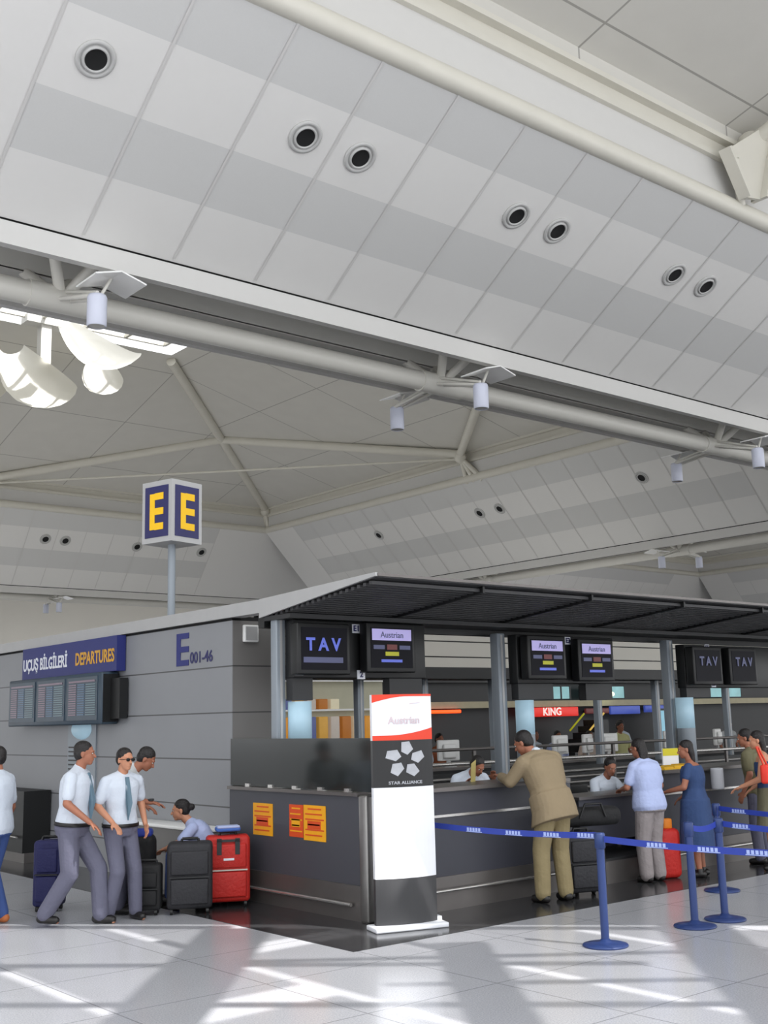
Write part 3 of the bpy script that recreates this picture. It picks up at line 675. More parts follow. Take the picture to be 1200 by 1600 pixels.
# the letter sign on its pole
t = thing('zone_sign', 'cube sign with yellow letter E on navy faces, on a tall grey pole', 'sign', (7.3, 13.22, 0))
a = MB(); a.tube((0, 0, 3.06), (0, 0, 4.26), 0.05, M_post, n=20); a.build('pole', t)
a = MB(); a.box(-0.12, 0.12, -0.12, 0.12, 3.055, 3.08, M_post); a.build('flange', t)
HS = 0.275
bx = MB(); bx.box(-HS, HS, -HS, HS, 4.24, 5.06, M_band)
bx.build('box', t)
for k in range(4):
    M = Matrix.Rotation(k * PI / 2, 4, 'Z')
    a = MB(); a.box(-HS + 0.06, HS - 0.06, -HS - 0.008, -HS, 4.31, 4.99, M_navyd, M); fo = a.build('face', t)
    a = MB(); y0, y1 = -HS - 0.014, -HS - 0.008
    a.box(-0.12, -0.03, y0, y1, 4.41, 4.89, M_yellow, M)
    for z in (4.45, 4.65, 4.85): a.box(-0.03, 0.13, y0, y1, z - 0.045, z + 0.045, M_yellow, M)
    a.build('letter', fo)
t.rotation_euler.z = math.radians(15)

# ---------------------------------------------------------------- banner stand
th = math.atan2(-0.30, 0.954)
t = thing('banner_stand', 'tall red, white and black banner stand with a silver star mark by the counter corner', 'banner stand', (7.06, 8.33, 0), th)
HW = 0.305
def arc(u): return -0.06 * (1 - (u / HW) ** 2) - 0.02
def slab(z0, z1, m, off=0.0, n=14, lo=None, hi=None, back=True):
    mb = MB(); us = [-HW + 2 * HW * i / n for i in range(n + 1)]
    L_ = [lo(u) if lo else z0 for u in us]; H_ = [hi(u) if hi else z1 for u in us]
    fr = [(u, arc(u) - off, z) for u, z in zip(us, L_)] + [(u, arc(u) - off, z) for u, z in zip(us, H_)]
    N = n + 1; fs = [(i, i + 1, N + i + 1, N + i) for i in range(n)]
    if back:
        fr += [(u, 0.03, z) for u, z in zip(us, L_)] + [(u, 0.03, z) for u, z in zip(us, H_)]
        fs += [(2 * N + i, 3 * N + i, 3 * N + i + 1, 2 * N + i + 1) for i in range(n)]
        fs += [(i, 2 * N + i, 2 * N + i + 1, i + 1) for i in range(n)] + [(N + i, N + i + 1, 3 * N + i + 1, 3 * N + i) for i in range(n)]
        fs += [(0, N, 3 * N, 2 * N), (n, 2 * N + n, 3 * N + n, N + n)]
    mb.add(fr, fs, m); return mb
slab(1.70, 2.125, M_kwhite).build('header_panel', t)
e = 0.003
slab(0, 0, M_kred, off=e, back=False, lo=lambda u: 2.125 - 0.02 - 0.055 * max(0, (0.5 - (u + HW) / (2 * HW)) / 0.5) ** 1.6, hi=lambda u: 2.125).build('top_swoosh', t)
slab(0, 0, M_kred, off=e, back=False, lo=lambda u: 1.70, hi=lambda u: 1.745 + 0.065 * max(0, ((u + HW) / (2 * HW) - 0.25) / 0.75) ** 1.7).build('bottom_swoosh', t)
text_mb('Austrian', 0.095, M_faint, bold=0.002, xs=1.0, fn=lambda v: Vector((v.x, arc(v.x) - 0.004 + v.y, v.z + 1.88))).build('lettering', t)
a = MB(); a.prism([(0.05, 2.03), (0.16, 2.045), (0.17, 2.05), (0.06, 2.04)], arc(0.1) - 0.006, arc(0.1) - 0.003, M_faint); a.build('arrow_mark', t)
slab(1.27, 1.70, M_kblack).build('star_panel', t)
for k in range(5):   # five-part star mark
    a0 = PI / 2 + 2 * PI * k / 5
    def pt(r, da): return (r * math.cos(a0 + da) * 1.1, 1.52 + r * 0.92 * math.sin(a0 + da))
    q = [pt(0.05, -0.35), pt(0.125, -0.62), pt(0.185, -0.2), pt(0.178, 0.2), pt(0.09, 0.45)]
    mb = MB(); vs = [Vector((x, arc(x) - 0.006, z)) for x, z in q]; mb.add(vs, [tuple(range(5))], M_silver); mb.build('star_piece', t)
text_mb('STAR ALLIANCE', 0.038, M_silver, bold=0.001, xs=1.25, fn=lambda v: Vector((v.x, arc(v.x) - 0.004 + v.y, v.z + 1.31))).build('small_lettering', t)
slab(0.455, 1.27, M_kwhite).build('white_panel', t)
slab(0.05, 0.455, M_kbase).build('base_panel', t)
a = MB(); a.rbox(-0.36, 0.36, -0.16, 0.1, 0.004, 0.05, 0.012, M_kwhite, 2); a.build('foot', t)
a = MB(); a.box(0.22, 0.35, -0.02, 0.08, 0.05, 0.085, M_kwhite); a.build('foot_block', t)

# ---------------------------------------------------------------- stanchions and belts
def stanchion():
    t = thing('stanchion', 'x', 'stanchion', (0, 0, 0), 0, 'blue queue stanchions')
    a = MB(); a.lathe([(0, 0.0), (0.185, 0.0), (0.19, 0.008), (0.185, 0.018), (0.12, 0.032), (0.05, 0.04), (0.035, 0.06), (0, 0.06)], M_stan, n=40); a.build('base', t)
    a = MB(); a.tube((0, 0, 0.04), (0, 0, 0.8), 0.034, M_stan, n=20); a.build('pole', t)
    a = MB(); a.lathe([(0.036, 0.78), (0.045, 0.785), (0.045, 0.9), (0.038, 0.91), (0, 0.912)], M_stan, n=24); a.build('belt_head', t)
    return t
ST = [((7.667, 6.498), 'stanchion nearest the camera, standing alone in front of the black suitcase'), ((8.873, 6.473), 'second stanchion, in front of the woman in the blue dress'),
      ((9.347, 6.481), 'third stanchion, just right of the second, its base the rightmost near one'), ((10.786, 7.492), 'farthest stanchion, its base close to the dark floor edge')]
p0 = stanchion()
for i, ((x, y), lb) in enumerate(ST):
    o = p0 if i == 0 else copy_tree(p0); o.location = (x, y, 0.0); o['label'] = lb
def belt(label, p, q, labels, z=0.86, hgt=0.052):
    p = Vector((p[0], p[1], z)); q = Vector((q[0], q[1], z)); d = q - p; Ln = d.length; rz = math.atan2(d.y, d.x)
    t = thing('queue_belt', label, 'queue belt', p, rz, 'blue queue belts')
    n = 12; mb = MB(); vs = []
    for i in range(n + 1):
        u = i / n; sag = -0.03 * 4 * u * (1 - u)
        for yy in (-0.0015, 0.0015):
            for zz in (-hgt / 2, hgt / 2): vs.append((Ln * u, yy, zz + sag))
    fs = []
    for i in range(n):
        b = 4 * i; fs += [(b, b + 1, b + 5, b + 4), (b + 2, b + 6, b + 7, b + 3), (b + 1, b + 3, b + 7, b + 5), (b, b + 4, b + 6, b + 2)]
    mb.add(vs, fs, M_beltb); mb.build('webbing', t)
    for u in labels:
        sag = -0.03 * 4 * u * (1 - u); a = MB(); x = Ln * u
        for k in range(5):
            a.box(x - 0.09 + 0.036 * k, x - 0.065 + 0.036 * k, -0.0035, -0.0018, sag - 0.014, sag + 0.016, M_label); a.box(x - 0.09 + 0.036 * k, x - 0.065 + 0.036 * k, 0.0018, 0.0035, sag - 0.014, sag + 0.016, M_label)
        a.box(x - 0.1, x + 0.1, -0.003, -0.0018, sag - 0.022, sag - 0.016, M_label)
        a.build('print', t)
belt('long blue belt from the counter by the banner stand to the nearest stanchion', (7.56, 8.75), (7.68, 6.54), [0.36, 0.58, 0.78, 0.95], z=0.885)
belt('blue belt leaving the nearest stanchion toward the right edge of the photo', (7.667, 6.45), (7.95, 4.2), [0.22, 0.42, 0.6, 0.76])
belt('short bright blue belt joining the second and third stanchions', (8.91, 6.475), (9.31, 6.48), [])
belt('blue belt leaving the third stanchion toward the right edge of the photo', (9.36, 6.44), (9.2, 4.4), [0.1, 0.42])
belt('blue belt leaving the farthest stanchion toward the right edge of the photo', (10.786, 7.45), (10.4, 5.2), [0.12, 0.5])
belt('blue belt from the third stanchion back to the farthest one', (9.38, 6.51), (10.76, 7.46), [0.35])

# ---------------------------------------------------------------- luggage
def suitcase(label, x, y, rz, w, d, h, m, red=False, handle=True, name='suitcase'):
    t = thing(name, label, 'suitcase', (x, y, 0.004), rz, None)
    r = min(w, d) * 0.16
    a = MB(); a.rbox(-w / 2, w / 2, -d / 2, d / 2, 0.05, h, r, m, 4); a.build('shell', t)
    a = MB(); a.rbox(-w / 2 + 0.04, w / 2 - 0.04, -d / 2 - 0.03, -d / 2 + 0.04, 0.1, h * 0.5, 0.018, m, 3); a.build('lower_pocket', t)
    a = MB(); a.rbox(-w / 2 + 0.04, w / 2 - 0.04, -d / 2 - 0.025, -d / 2 + 0.04, h * 0.55, h - 0.08, 0.018, m, 3); a.build('upper_pocket', t)
    a = MB(); a.box(-w / 2 + 0.03, w / 2 - 0.03, -d / 2 - 0.034, -d / 2 + 0.0, h * 0.515, h * 0.53, M_cream if red else M_dark2); a.build('zip', t)
    for sx in (-1, 1):
        for sy in (-1, 1):
            a = MB(); a.tube((sx * (w / 2 - 0.05) - 0.014, sy * (d / 2 - 0.04), 0.03), (sx * (w / 2 - 0.05) + 0.014, sy * (d / 2 - 0.04), 0.03), 0.03, M_dark, n=16); a.build('wheel', t)
    if handle:
        a = MB(); a.path([(-0.09, 0, h - 0.01), (-0.08, 0, h + 0.03), (0.08, 0, h + 0.03), (0.09, 0, h - 0.01)], 0.014, M_dark, 8); a.build('handle', t)
    if red:
        a = MB(); a.box(-0.05, 0.06, -d / 2 - 0.032, -d / 2 - 0.024, h * 0.66, h * 0.69, M_white); a.build('badge', t)
        a = MB(); a.box(-0.12, -0.07, -d / 2 - 0.031, -d / 2 - 0.02, h * 0.74, h * 0.97, M_dark2); a.box(0.07, 0.12, -d / 2 - 0.031, -d / 2 - 0.02, h * 0.74, h * 0.97, M_dark2); a.box(-0.12, 0.12, -d / 2 - 0.031, -d / 2 - 0.02, h * 0.92, h * 0.955, M_dark2); a.build('carry_strap', t)
    return t
fv = math.atan2(-0.61, 0.79) + 0.12   # luggage fronts face the camera
suitcase('bright red upright suitcase with a zip line and small badge, beside the side counter', 6.62, 10.72, -0.5, 0.46, 0.26, 0.72, M_redcase, red=True)
suitcase('large charcoal suitcase standing left of the red one', 6.12, 10.64, -0.55, 0.46, 0.30, 0.70, M_blkcase)
suitcase('small black suitcase left of the large charcoal one, the seated traveller leans over it', 5.76, 10.86, -0.6, 0.28, 0.22, 0.5, M_blkbag)
suitcase('navy suitcase behind the first walking man in the white shirt', 5.16, 11.9, -0.7, 0.30, 0.24, 0.72, M_navcase)
suitcase('black suitcase on the floor right of the man in the tan suit', 9.55, 8.36, -0.35, 0.46, 0.28, 0.66, M_blkcase)
t = thing('holdall', 'soft black holdall lying across the top of the black suitcase by the tan suit', 'bag', (9.74, 8.43, 0.704), -0.3)
a = MB(); a.rbox(-0.4, 0.4, -0.13, 0.13, 0, 0.2, 0.085, M_blkbag, 5); a.build('body', t)
a = MB(); a.path([(-0.16, -0.14, 0.1), (-0.1, -0.15, 0.24), (0.1, -0.15, 0.24), (0.16, -0.14, 0.1)], 0.012, M_dark, 8); a.build('handle', t)
t = thing('red_bag', 'upright red bag with an orange tag on the floor between the two women', 'bag', (11.22, 8.52, 0.004), -0.4)
a = MB(); a.rbox(-0.14, 0.15, -0.12, 0.12, 0.0, 0.56, 0.07, M_redcase, 5); a.build('body', t)
a = MB(); a.path([(-0.06, 0, 0.55), (-0.05, 0, 0.62), (0.05, 0, 0.62), (0.06, 0, 0.55)], 0.012, M_redcase, 8); a.build('handle', t)
a = MB(); a.rbox(-0.05, 0.07, -0.07, 0.02, 0.55, 0.67, 0.02, mat('orange_tag', (226, 130, 30), 0.6), 2); a.build('luggage_tag', t)
t = thing('folded_jacket', 'small blue and white bundle lying on top of the red suitcase', 'bundle', (6.62, 10.72, 0.762), -0.4)
a = MB(); a.rbox(-0.13, 0.13, -0.08, 0.08, 0, 0.05, 0.022, mat('blue_bundle_cloth', (70, 110, 190), 0.8, bump=0.6, bscale=14), 3); a.build('fold', t)
a = MB(); a.rbox(-0.12, 0.12, -0.085, 0.07, 0.035, 0.062, 0.012, M_pale, 3); a.build('cover', t)
t = thing('backpack', 'black backpack with a blue top standing between the walking men and the seated traveller', 'backpack', (5.98, 11.5, 0.004), -0.6)
a = MB(); a.rbox(-0.19, 0.19, -0.12, 0.12, 0.0, 0.74, 0.09, M_blkbag, 5); a.build('body', t)
a = MB(); a.rbox(-0.15, 0.15, -0.1, 0.1, 0.70, 0.79, 0.035, M_beltb, 3); a.build('lid', t)
a = MB(); a.rbox(-0.13, 0.13, -0.17, -0.08, 0.06, 0.36, 0.04, M_blkbag, 4); a.build('front_pocket', t)
# low ledge along the wall where the traveller sits
t = thing('wall_ledge', 'low grey ledge with a pale top edge along the wall behind the luggage', 'ledge', (6.86, 12.35, 0))
a = MB(); a.box(-0.14, 0.14, -1.0, 1.2, 0.004, 0.70, M_wall2); a.build('body', t)
a = MB(); a.rbox(-0.16, 0.15, -1.02, 1.22, 0.70, 0.74, 0.008, M_reflect, 2); a.build('top', t)
# dark counter at the far left of the wall
t = thing('dark_counter', 'low black counter with a steel rail at the left end of the grey wall', 'counter', (6.6, 16.2, 0))
a = MB(); a.box(0, 0.4, 0, 3.4, 0.14, 1.0, M_dark); a.build('body', t)
a = MB(); a.box(0.03, 0.4, 0, 3.4, 0.004, 0.14, M_dsteel); a.build('plinth', t)
a = MB(); a.tube((-0.05, 0.1, 0.36), (-0.05, 3.3, 0.36), 0.016, M_rail, n=10); [a.tube((-0.05, y, 0.36), (0.0, y, 0.36), 0.01, M_rail, n=8) for y in (0.4, 1.7, 3.0)]; a.build('rail', t)
t = thing('light_panel', 'tall pale blue lit panel on the wall under the flight display', 'light panel', (7.0, 15.2, 0))
a = MB(); a.box(0.0, 0.02, -0.45, 0.45, 1.0, 1.95, M_post); a.build('frame', t)
a = MB(); a.lathe([(0.0, 0.05), (0.28, 0.03), (0.32, 0.0)], M_glow, M=Matrix.Translation((-0.002, -0.0, 1.86)) @ Matrix.Rotation(-PI / 2, 4, 'Y') @ Matrix.Scale(0.45, 4, (1, 0, 0)), n=28); a.build('lamp', t)
a = MB(); [a.box(-0.012, 0.0, 0.1, 0.4, z, z + 0.02, M_dark) for z in (1.3, 1.36, 1.42, 1.48, 1.54, 1.6)]; a.build('vent_grille', t)

# ================================================================ PEOPLE
def remeshed(mb, name, parent, voxel, smooth=4, m=None):
    me = bpy.data.meshes.new('tmp'); me.from_pydata(mb.v, [], mb.f)
    bm = bmesh.new(); bm.from_mesh(me); bmesh.ops.remove_doubles(bm, verts=bm.verts, dist=1e-6); bmesh.ops.recalc_face_normals(bm, faces=bm.faces); bm.to_mesh(me); bm.free()
    o = bpy.data.objects.new('tmp', me); col.objects.link(o)
    r = o.modifiers.new('r', 'REMESH'); r.mode = 'VOXEL'; r.voxel_size = voxel; r.use_smooth_shade = True
    s_ = o.modifiers.new('s', 'SMOOTH'); s_.factor = 0.5; s_.iterations = smooth
    bpy.context.view_layer.update()
    me2 = bpy.data.meshes.new_from_object(o.evaluated_get(bpy.context.evaluated_depsgraph_get()))
    bpy.data.objects.remove(o); bpy.data.meshes.remove(me)
    me2.materials.clear(); me2.materials.append(m or mb.mats[0]); me2.name = name
    for p in me2.polygons: p.material_index = 0; p.use_smooth = True
    ob = bpy.data.objects.new(name, me2); col.objects.link(ob); ob.parent = parent
    return ob

def cap(mb, a, b, ra, rb, m, n=14):
    """tapered capsule"""
    a = Vector(a); b = Vector(b); d = (b - a)
    if d.length < 1e-5: return mb.ell(a, (ra,) * 3, m)
    L_ = d.length; d = d / L_; u = d.orthogonal().normalized(); w = d.cross(u); vs = []
    prof = [(ra * math.cos(t), -ra * math.sin(t)) for t in (PI / 2 * 0.98, PI / 3, PI / 6)] + [(ra, 0), (rb, L_)] + [(rb * math.cos(t), L_ + rb * math.sin(t)) for t in (PI / 6, PI / 3, PI / 2 * 0.98)]
    for r, h in prof:
        for i in range(n):
            t = 2 * PI * i / n; vs.append(a + d * h + (u * math.cos(t) + w * math.sin(t)) * r)
    k = len(prof)
    fs = [(j * n + i, j * n + (i + 1) % n, (j + 1) * n + (i + 1) % n, (j + 1) * n + i) for j in range(k - 1) for i in range(n)] + [tuple(range(n))[::-1], tuple(range((k - 1) * n, k * n))]
    return mb.add(vs, fs, m, True)
def loft(mb, rings, m, n=24):
    """rings: (centre, right vec, forward vec, rx, ry)"""
    vs = []
    for c, rt, fw, rx, ry in rings:
        for i in range(n):
            t = 2 * PI * i / n; cx_, sy_ = math.cos(t), math.sin(t)
            e_ = 0.8; cx_ = math.copysign(abs(cx_) ** e_, cx_); sy_ = math.copysign(abs(sy_) ** e_, sy_)
            vs.append(Vector(c) + rt * (rx * cx_) + fw * (ry * sy_))
    k = len(rings)
    return mb.add(vs, [(j * n + i, j * n + (i + 1) % n, (j + 1) * n + (i + 1) % n, (j + 1) * n + i) for j in range(k - 1) for i in range(n)] + [tuple(range(n))[::-1], tuple(range((k - 1) * n, k * n))], m, True)

def person(label, loc, heading, h=1.75, P=(0, 0, .95), N=(0, .0, 1.46), twist=0.0, head=(0, 0, 0), hoff=(0, 0.02, 0),
           Lk=(-.1, .02, .5), La=(-.11, -.02, .09), Rk=(.1, .02, .5), Ra=(.11, -.02, .09),
           Le=(-.27, -.03, 1.15), Lw=(-.26, .08, .92), Re=(.27, -.03, 1.15), Rw=(.26, .08, .92),
           skin=None, top=None, bottom=None, topkind='short', botkind='trousers', shoes=True, hair='short', tie=False, voxel=0.0075, female=False, group=None, shoulder=0.185, hold=None, glasses=False, bare=False, girth=1.0):
    sk = skin or M_skin; k = h / 1.75
    V = lambda p: Vector(p) * k
    rz = math.atan2(-heading[0], heading[1])
    root = thing('person', label, 'person', loc, rz, group)
    P, N = V(P), V(N); Lk, La, Rk, Ra, Le, Lw, Re, Rw = map(V, (Lk, La, Rk, Ra, Le, Lw, Re, Rw))
    up = (N - P).normalized(); rt0 = Vector((1, 0, 0)); rt0 = (rt0 - up * rt0.dot(up)).normalized()
    rtT = Matrix.Rotation(twist, 3, up) @ rt0; fw0 = up.cross(rt0); fwT = up.cross(rtT)
    shl = N - up * 0.05 * k; LS = shl - rtT * shoulder * k; RS = shl + rtT * shoulder * k
    hipc = P - Vector((0, 0, 0.03 * k)); LH = hipc - rt0 * 0.09 * k; RH = hipc + rt0 * 0.09 * k
    g = girth
    prof = [(-0.16, .15, .11), (-0.04, .172, .125), (0.12, .165, .12), (0.34, .142, .105), (0.6, .16, .118), (0.82, .172, .115), (0.93, .15, .095), (1.0, .085, .07)]
    if female: prof = [(-0.16, .15, .115), (-0.04, .172, .13), (0.12, .16, .12), (0.36, .125, .098), (0.6, .14, .118), (0.82, .15, .105), (0.93, .13, .085), (1.0, .07, .06)]
    def torso(mb, inf, t0, t1, m, hem=1.0):
        rings = []
        for t, rx, ry in prof:
            if t < t0 - 0.2 or t > t1 + 0.001: continue
            tt = max(t, t0); w_ = min(1, max(0, (tt - 0.2) / 0.5)); rt = rt0.lerp(rtT, w_).normalized(); fw = up.cross(rt)
            rings.append((P + (N - P) * tt, rt, fw, (rx * g + inf) * k * (hem if t <= t0 + 0.2 else 1), (ry * g + inf) * k * (hem if t <= t0 + 0.2 else 1)))
        loft(mb, rings, m)
    body = MB(); torso(body, -0.004, -0.16, 1.0, sk)
    # head
    HR = Matrix.Rotation(head[0], 3, 'Z') @ Matrix.Rotation(head[1], 3, 'X') @ Matrix.Rotation(head[2], 3, 'Y')
    hc = N + up * 0.09 * k + V(hoff) * 1.0 + HR @ Vector((0, 0.025, 0.085)) * k
    nb = N - up * 0.03 * k
    cap(body, nb, hc - HR @ Vector((0, 0.015, 0.05)) * k, 0.058 * k, 0.052 * k, sk)
    H = lambda x, y, z: hc + HR @ Vector((x, y, z)) * k
    body.ell(H(0, -0.01, 0.03), (0.074 * k, 0.092 * k, 0.085 * k), sk, HR)
    body.ell(H(0, 0.025, -0.03), (0.058 * k, 0.066 * k, 0.078 * k), sk, HR)
    body.ell(H(0, 0.055, -0.085), (0.03 * k, 0.03 * k, 0.024 * k), sk, HR)      # chin
    cap(body, H(0, 0.086, 0.005), H(0, 0.106, -0.028), 0.009 * k, 0.014 * k, sk)  # nose
    body.ell(H(0, 0.084, -0.058), (0.024 * k, 0.012 * k, 0.01 * k), sk, HR)     # lips
    cap(body, H(-0.03, 0.082, 0.024), H(0.03, 0.082, 0.024), 0.011 * k, 0.011 * k, sk)  # brow
    for sx in (-1, 1): body.ell(H(sx * 0.074, -0.005, -0.01), (0.009 * k, 0.018 * k, 0.03 * k), sk, HR)
    for sx in (-1, 1): cap(body, N + up * 0.015 * k, shl + rtT * sx * (shoulder - 0.03) * k + up * 0.005 * k, 0.05 * k, 0.046 * k, sk)
    # arms
    for S_, E_, W_, sx in ((LS, Le, Lw, -1), (RS, Re, Rw, 1)):
        cap(body, S_, E_, 0.05 * k, 0.04 * k, sk); cap(body, E_, W_, 0.042 * k, 0.026 * k, sk)
        d = (W_ - E_).normalized(); side = d.cross(Vector((0, 0, 1)));
        if side.length < 0.2: side = d.cross(Vector((0, 1, 0)))
        side = (side.normalized()); nrm = side.cross(d)
        if abs(d.z) > 0.8: side = fw0 - d * fw0.dot(d); side.normalize(); nrm = side.cross(d)
        pm = W_ + d * 0.05 * k
        Rm = Matrix((side, d, nrm)).transposed()
        body.ell(pm, (0.038 * k, 0.055 * k, 0.017 * k), sk, Rm)
        for i, (o_, ln) in enumerate(((-0.028, 0.062), (-0.009, 0.075), (0.010, 0.072), (0.029, 0.055))):
            a_ = pm + (side * o_ + d * 0.04) * k; b_ = a_ + (d * ln * 0.55 + nrm * -0.008) * k; c_ = b_ + (d * ln * 0.42 - nrm * 0.022) * k
            cap(body, a_, b_, 0.0095 * k, 0.009 * k, sk, 8); cap(body, b_, c_, 0.009 * k, 0.008 * k, sk, 8)
        a_ = W_ + (side * 0.022 + d * 0.02) * k; b_ = a_ + (side * 0.03 + d * 0.03 - nrm * 0.008) * k; c_ = b_ + (d * 0.032 + side * 0.004 - nrm * 0.012) * k
        cap(body, a_, b_, 0.013 * k, 0.011 * k, sk, 8); cap(body, b_, c_, 0.011 * k, 0.009 * k, sk, 8)
    # legs
    for H_, K_, A_, sx in ((LH, Lk, La, -1), (RH, Rk, Ra, 1)):
        cap(body, H_, K_, 0.08 * k, 0.053 * k, sk); mid = K_.lerp(A_, 0.3)
        cap(body, K_, mid, 0.052 * k, 0.054 * k, sk); cap(body, mid, A_, 0.054 * k, 0.034 * k, sk)
        fdir = Vector((0.12 * sx, 1, 0)).normalized(); cap(body, A_ - fdir * 0.035 * k + Vector((0, 0, -0.045 * k)), A_ + fdir * 0.13 * k + Vector((0, 0, -0.065 * k)), 0.034 * k, 0.024 * k, sk)
    bo = remeshed(body, 'body', root, voxel, 3, sk)
    # clothes
    if top:
        c = MB()
        if topkind in ('short', 'tee'):
            torso(c, 0.016, 0.02 if topkind == 'short' else -0.14, 1.0, top)
            for sx in (-1, 1): cap(c, N + up * 0.0 * k, shl + rtT * sx * (shoulder - 0.02) * k + up * 0.005 * k, 0.072 * k, 0.064 * k, top)
            for S_, E_ in ((LS, Le), (RS, Re)): cap(c, S_, S_.lerp(E_, 0.72), 0.066 * k, 0.062 * k, top)
            if topkind == 'short': cap(c, N - up * 0.03 * k, N + up * 0.028 * k, 0.07 * k, 0.062 * k, top)
            remeshed(c, 'shirt', root, voxel * 1.2, 3, top)
        elif topkind == 'jacket':
            torso(c, 0.03, 0.0, 1.0, top)
            for sx in (-1, 1): cap(c, N + up * 0.0 * k, shl + rtT * sx * (shoulder - 0.02) * k + up * 0.01 * k, 0.078 * k, 0.074 * k, top)
            loft(c, [(P + up * 0.12 * k, rt0, fw0, 0.195 * k * g, 0.15 * k * g), (P - Vector((0, 0.01, 0.04)) * k, rt0, fw0, 0.205 * k * g, 0.165 * k * g), (P - Vector((0, 0.02, 0.16)) * k, rt0, fw0, 0.222 * k * g, 0.18 * k * g)], top)
            for S_, E_, W_ in ((LS, Le, Lw), (RS, Re, Rw)): cap(c, S_, E_, 0.08 * k, 0.064 * k, top); cap(c, E_, E_.lerp(W_, 0.93), 0.062 * k, 0.046 * k, top)
            remeshed(c, 'jacket', root, voxel * 1.2, 3, top)
            c2 = MB(); cap(c2, N - up * 0.02 * k, N + up * 0.035 * k, 0.066 * k, 0.06 * k, M_wshirt); remeshed(c2, 'shirt_collar', root, voxel, 2, M_wshirt)
        elif topkind == 'dress':
            torso(c, 0.014, -0.1, 0.95, top)
            loft(c, [(P + up * 0.05 * k, rt0, fw0, 0.185 * k * g, 0.145 * k * g), (P - Vector((0, 0, 0.12)) * k, rt0, fw0, 0.2 * k * g, 0.16 * k * g), (P - Vector((0, 0, 0.32)) * k, rt0, fw0, 0.215 * k * g, 0.175 * k * g), (P - Vector((0, 0, 0.56)) * k, rt0, fw0, 0.225 * k * g, 0.18 * k * g)], top)
            for S_, E_ in ((LS, Le), (RS, Re)): cap(c, S_, S_.lerp(E_, 0.5), 0.06 * k, 0.056 * k, top)
            remeshed(c, 'dress', root, voxel * 1.2, 3, top)
        elif topkind == 'tank':
            torso(c, 0.014, -0.1, 0.9, top); remeshed(c, 'tank_top', root, voxel * 1.2, 3, top)
    if bottom:
        c = MB()
        if botkind == 'trousers':
            torso(c, 0.012, -0.16, 0.13, bottom)
            for H_, K_, A_ in ((LH, Lk, La), (RH, Rk, Ra)):
                cap(c, H_, K_, 0.097 * k * g, 0.078 * k * g, bottom); cap(c, K_, A_ + (K_ - A_) * 0.02, 0.078 * k * g, 0.07 * k * g, bottom)
            remeshed(c, 'trousers', root, voxel * 1.2, 3, bottom)
        else:
            loft(c, [(P + up * 0.1 * k, rt0, fw0, 0.17 * k, 0.13 * k), (P - Vector((0, 0, 0.1)) * k, rt0, fw0, 0.2 * k, 0.155 * k), (P - Vector((0, 0, 0.42)) * k, rt0, fw0, 0.23 * k, 0.185 * k)], bottom)
            remeshed(c, 'skirt', root, voxel * 1.2, 3, bottom)
        if topkind == 'short' and botkind == 'trousers':
            b = MB(); c0 = P + (N - P) * 0.055; n = 24; vs = []
            for zz in (-0.018, 0.018):
                for r_ in (0.03, 0.037):
                    for i in range(n):
                        t = 2 * PI * i / n; vs.append(c0 + up * zz * k + rt0 * (0.166 * g + r_) * k * math.cos(t) + fw0 * (0.12 * g + r_) * k * math.sin(t))
            fs = []
            for a_, b_ in ((0, 1), (3, 2), (2, 0), (1, 3)): fs += [(a_ * n + i, a_ * n + (i + 1) % n, b_ * n + (i + 1) % n, b_ * n + i) for i in range(n)]
            b.add(vs, fs, M_shoe, True); b.build('belt', root)
    if tie:
        c = MB(); t0 = P + (N - P) * 0.16; f0 = fwT
        c.add([N + f0 * 0.115 * k - rtT * 0.02 * k, N + f0 * 0.115 * k + rtT * 0.02 * k, t0.lerp(N, .4) + f0 * 0.175 * k * g + rtT * 0.035 * k, t0 + f0 * 0.165 * k * g, t0.lerp(N, .4) + f0 * 0.175 * k * g - rtT * 0.035 * k] +
              [N + f0 * 0.10 * k - rtT * 0.02 * k, N + f0 * 0.10 * k + rtT * 0.02 * k, t0.lerp(N, .4) + f0 * 0.158 * k * g + rtT * 0.035 * k, t0 + f0 * 0.145 * k * g, t0.lerp(N, .4) + f0 * 0.158 * k * g - rtT * 0.035 * k],
              [(0, 1, 2, 3, 4), (9, 8, 7, 6, 5)] + [(i, (i + 1) % 5, 5 + (i + 1) % 5, 5 + i) for i in range(5)], M_tie)
        c.build('tie', root)
    # hair
    hm = M_hair; c = MB()
    c.ell(H(0, -0.02, 0.045), (0.081 * k, 0.094 * k, 0.083 * k), hm, HR)
    c.ell(H(0, -0.045, 0.005), (0.079 * k, 0.065 * k, 0.08 * k), hm, HR)
    if hair == 'long':
        c.ell(H(0, -0.06, -0.05), (0.085 * k, 0.05 * k, 0.12 * k), hm, HR); c.ell(H(0, -0.06, -0.12), (0.08 * k, 0.04 * k, 0.09 * k), hm, HR)
    if hair == 'bun': c.ell(H(0, -0.125, 0.02), (0.04 * k, 0.04 * k, 0.04 * k), hm, HR)
    remeshed(c, 'hair', root, voxel, 2, hm)
    for sx in (-1, 1):
        c = MB(); c.ell(H(sx * 0.031, 0.083, 0.005), (0.0105 * k, 0.006 * k, 0.006 * k), M_under, HR, 10, 6); c.ell(H(sx * 0.031, 0.0895, 0.005), (0.0055 * k, 0.003 * k, 0.0055 * k), M_dark, HR, 8, 6); c.build('eye', root)
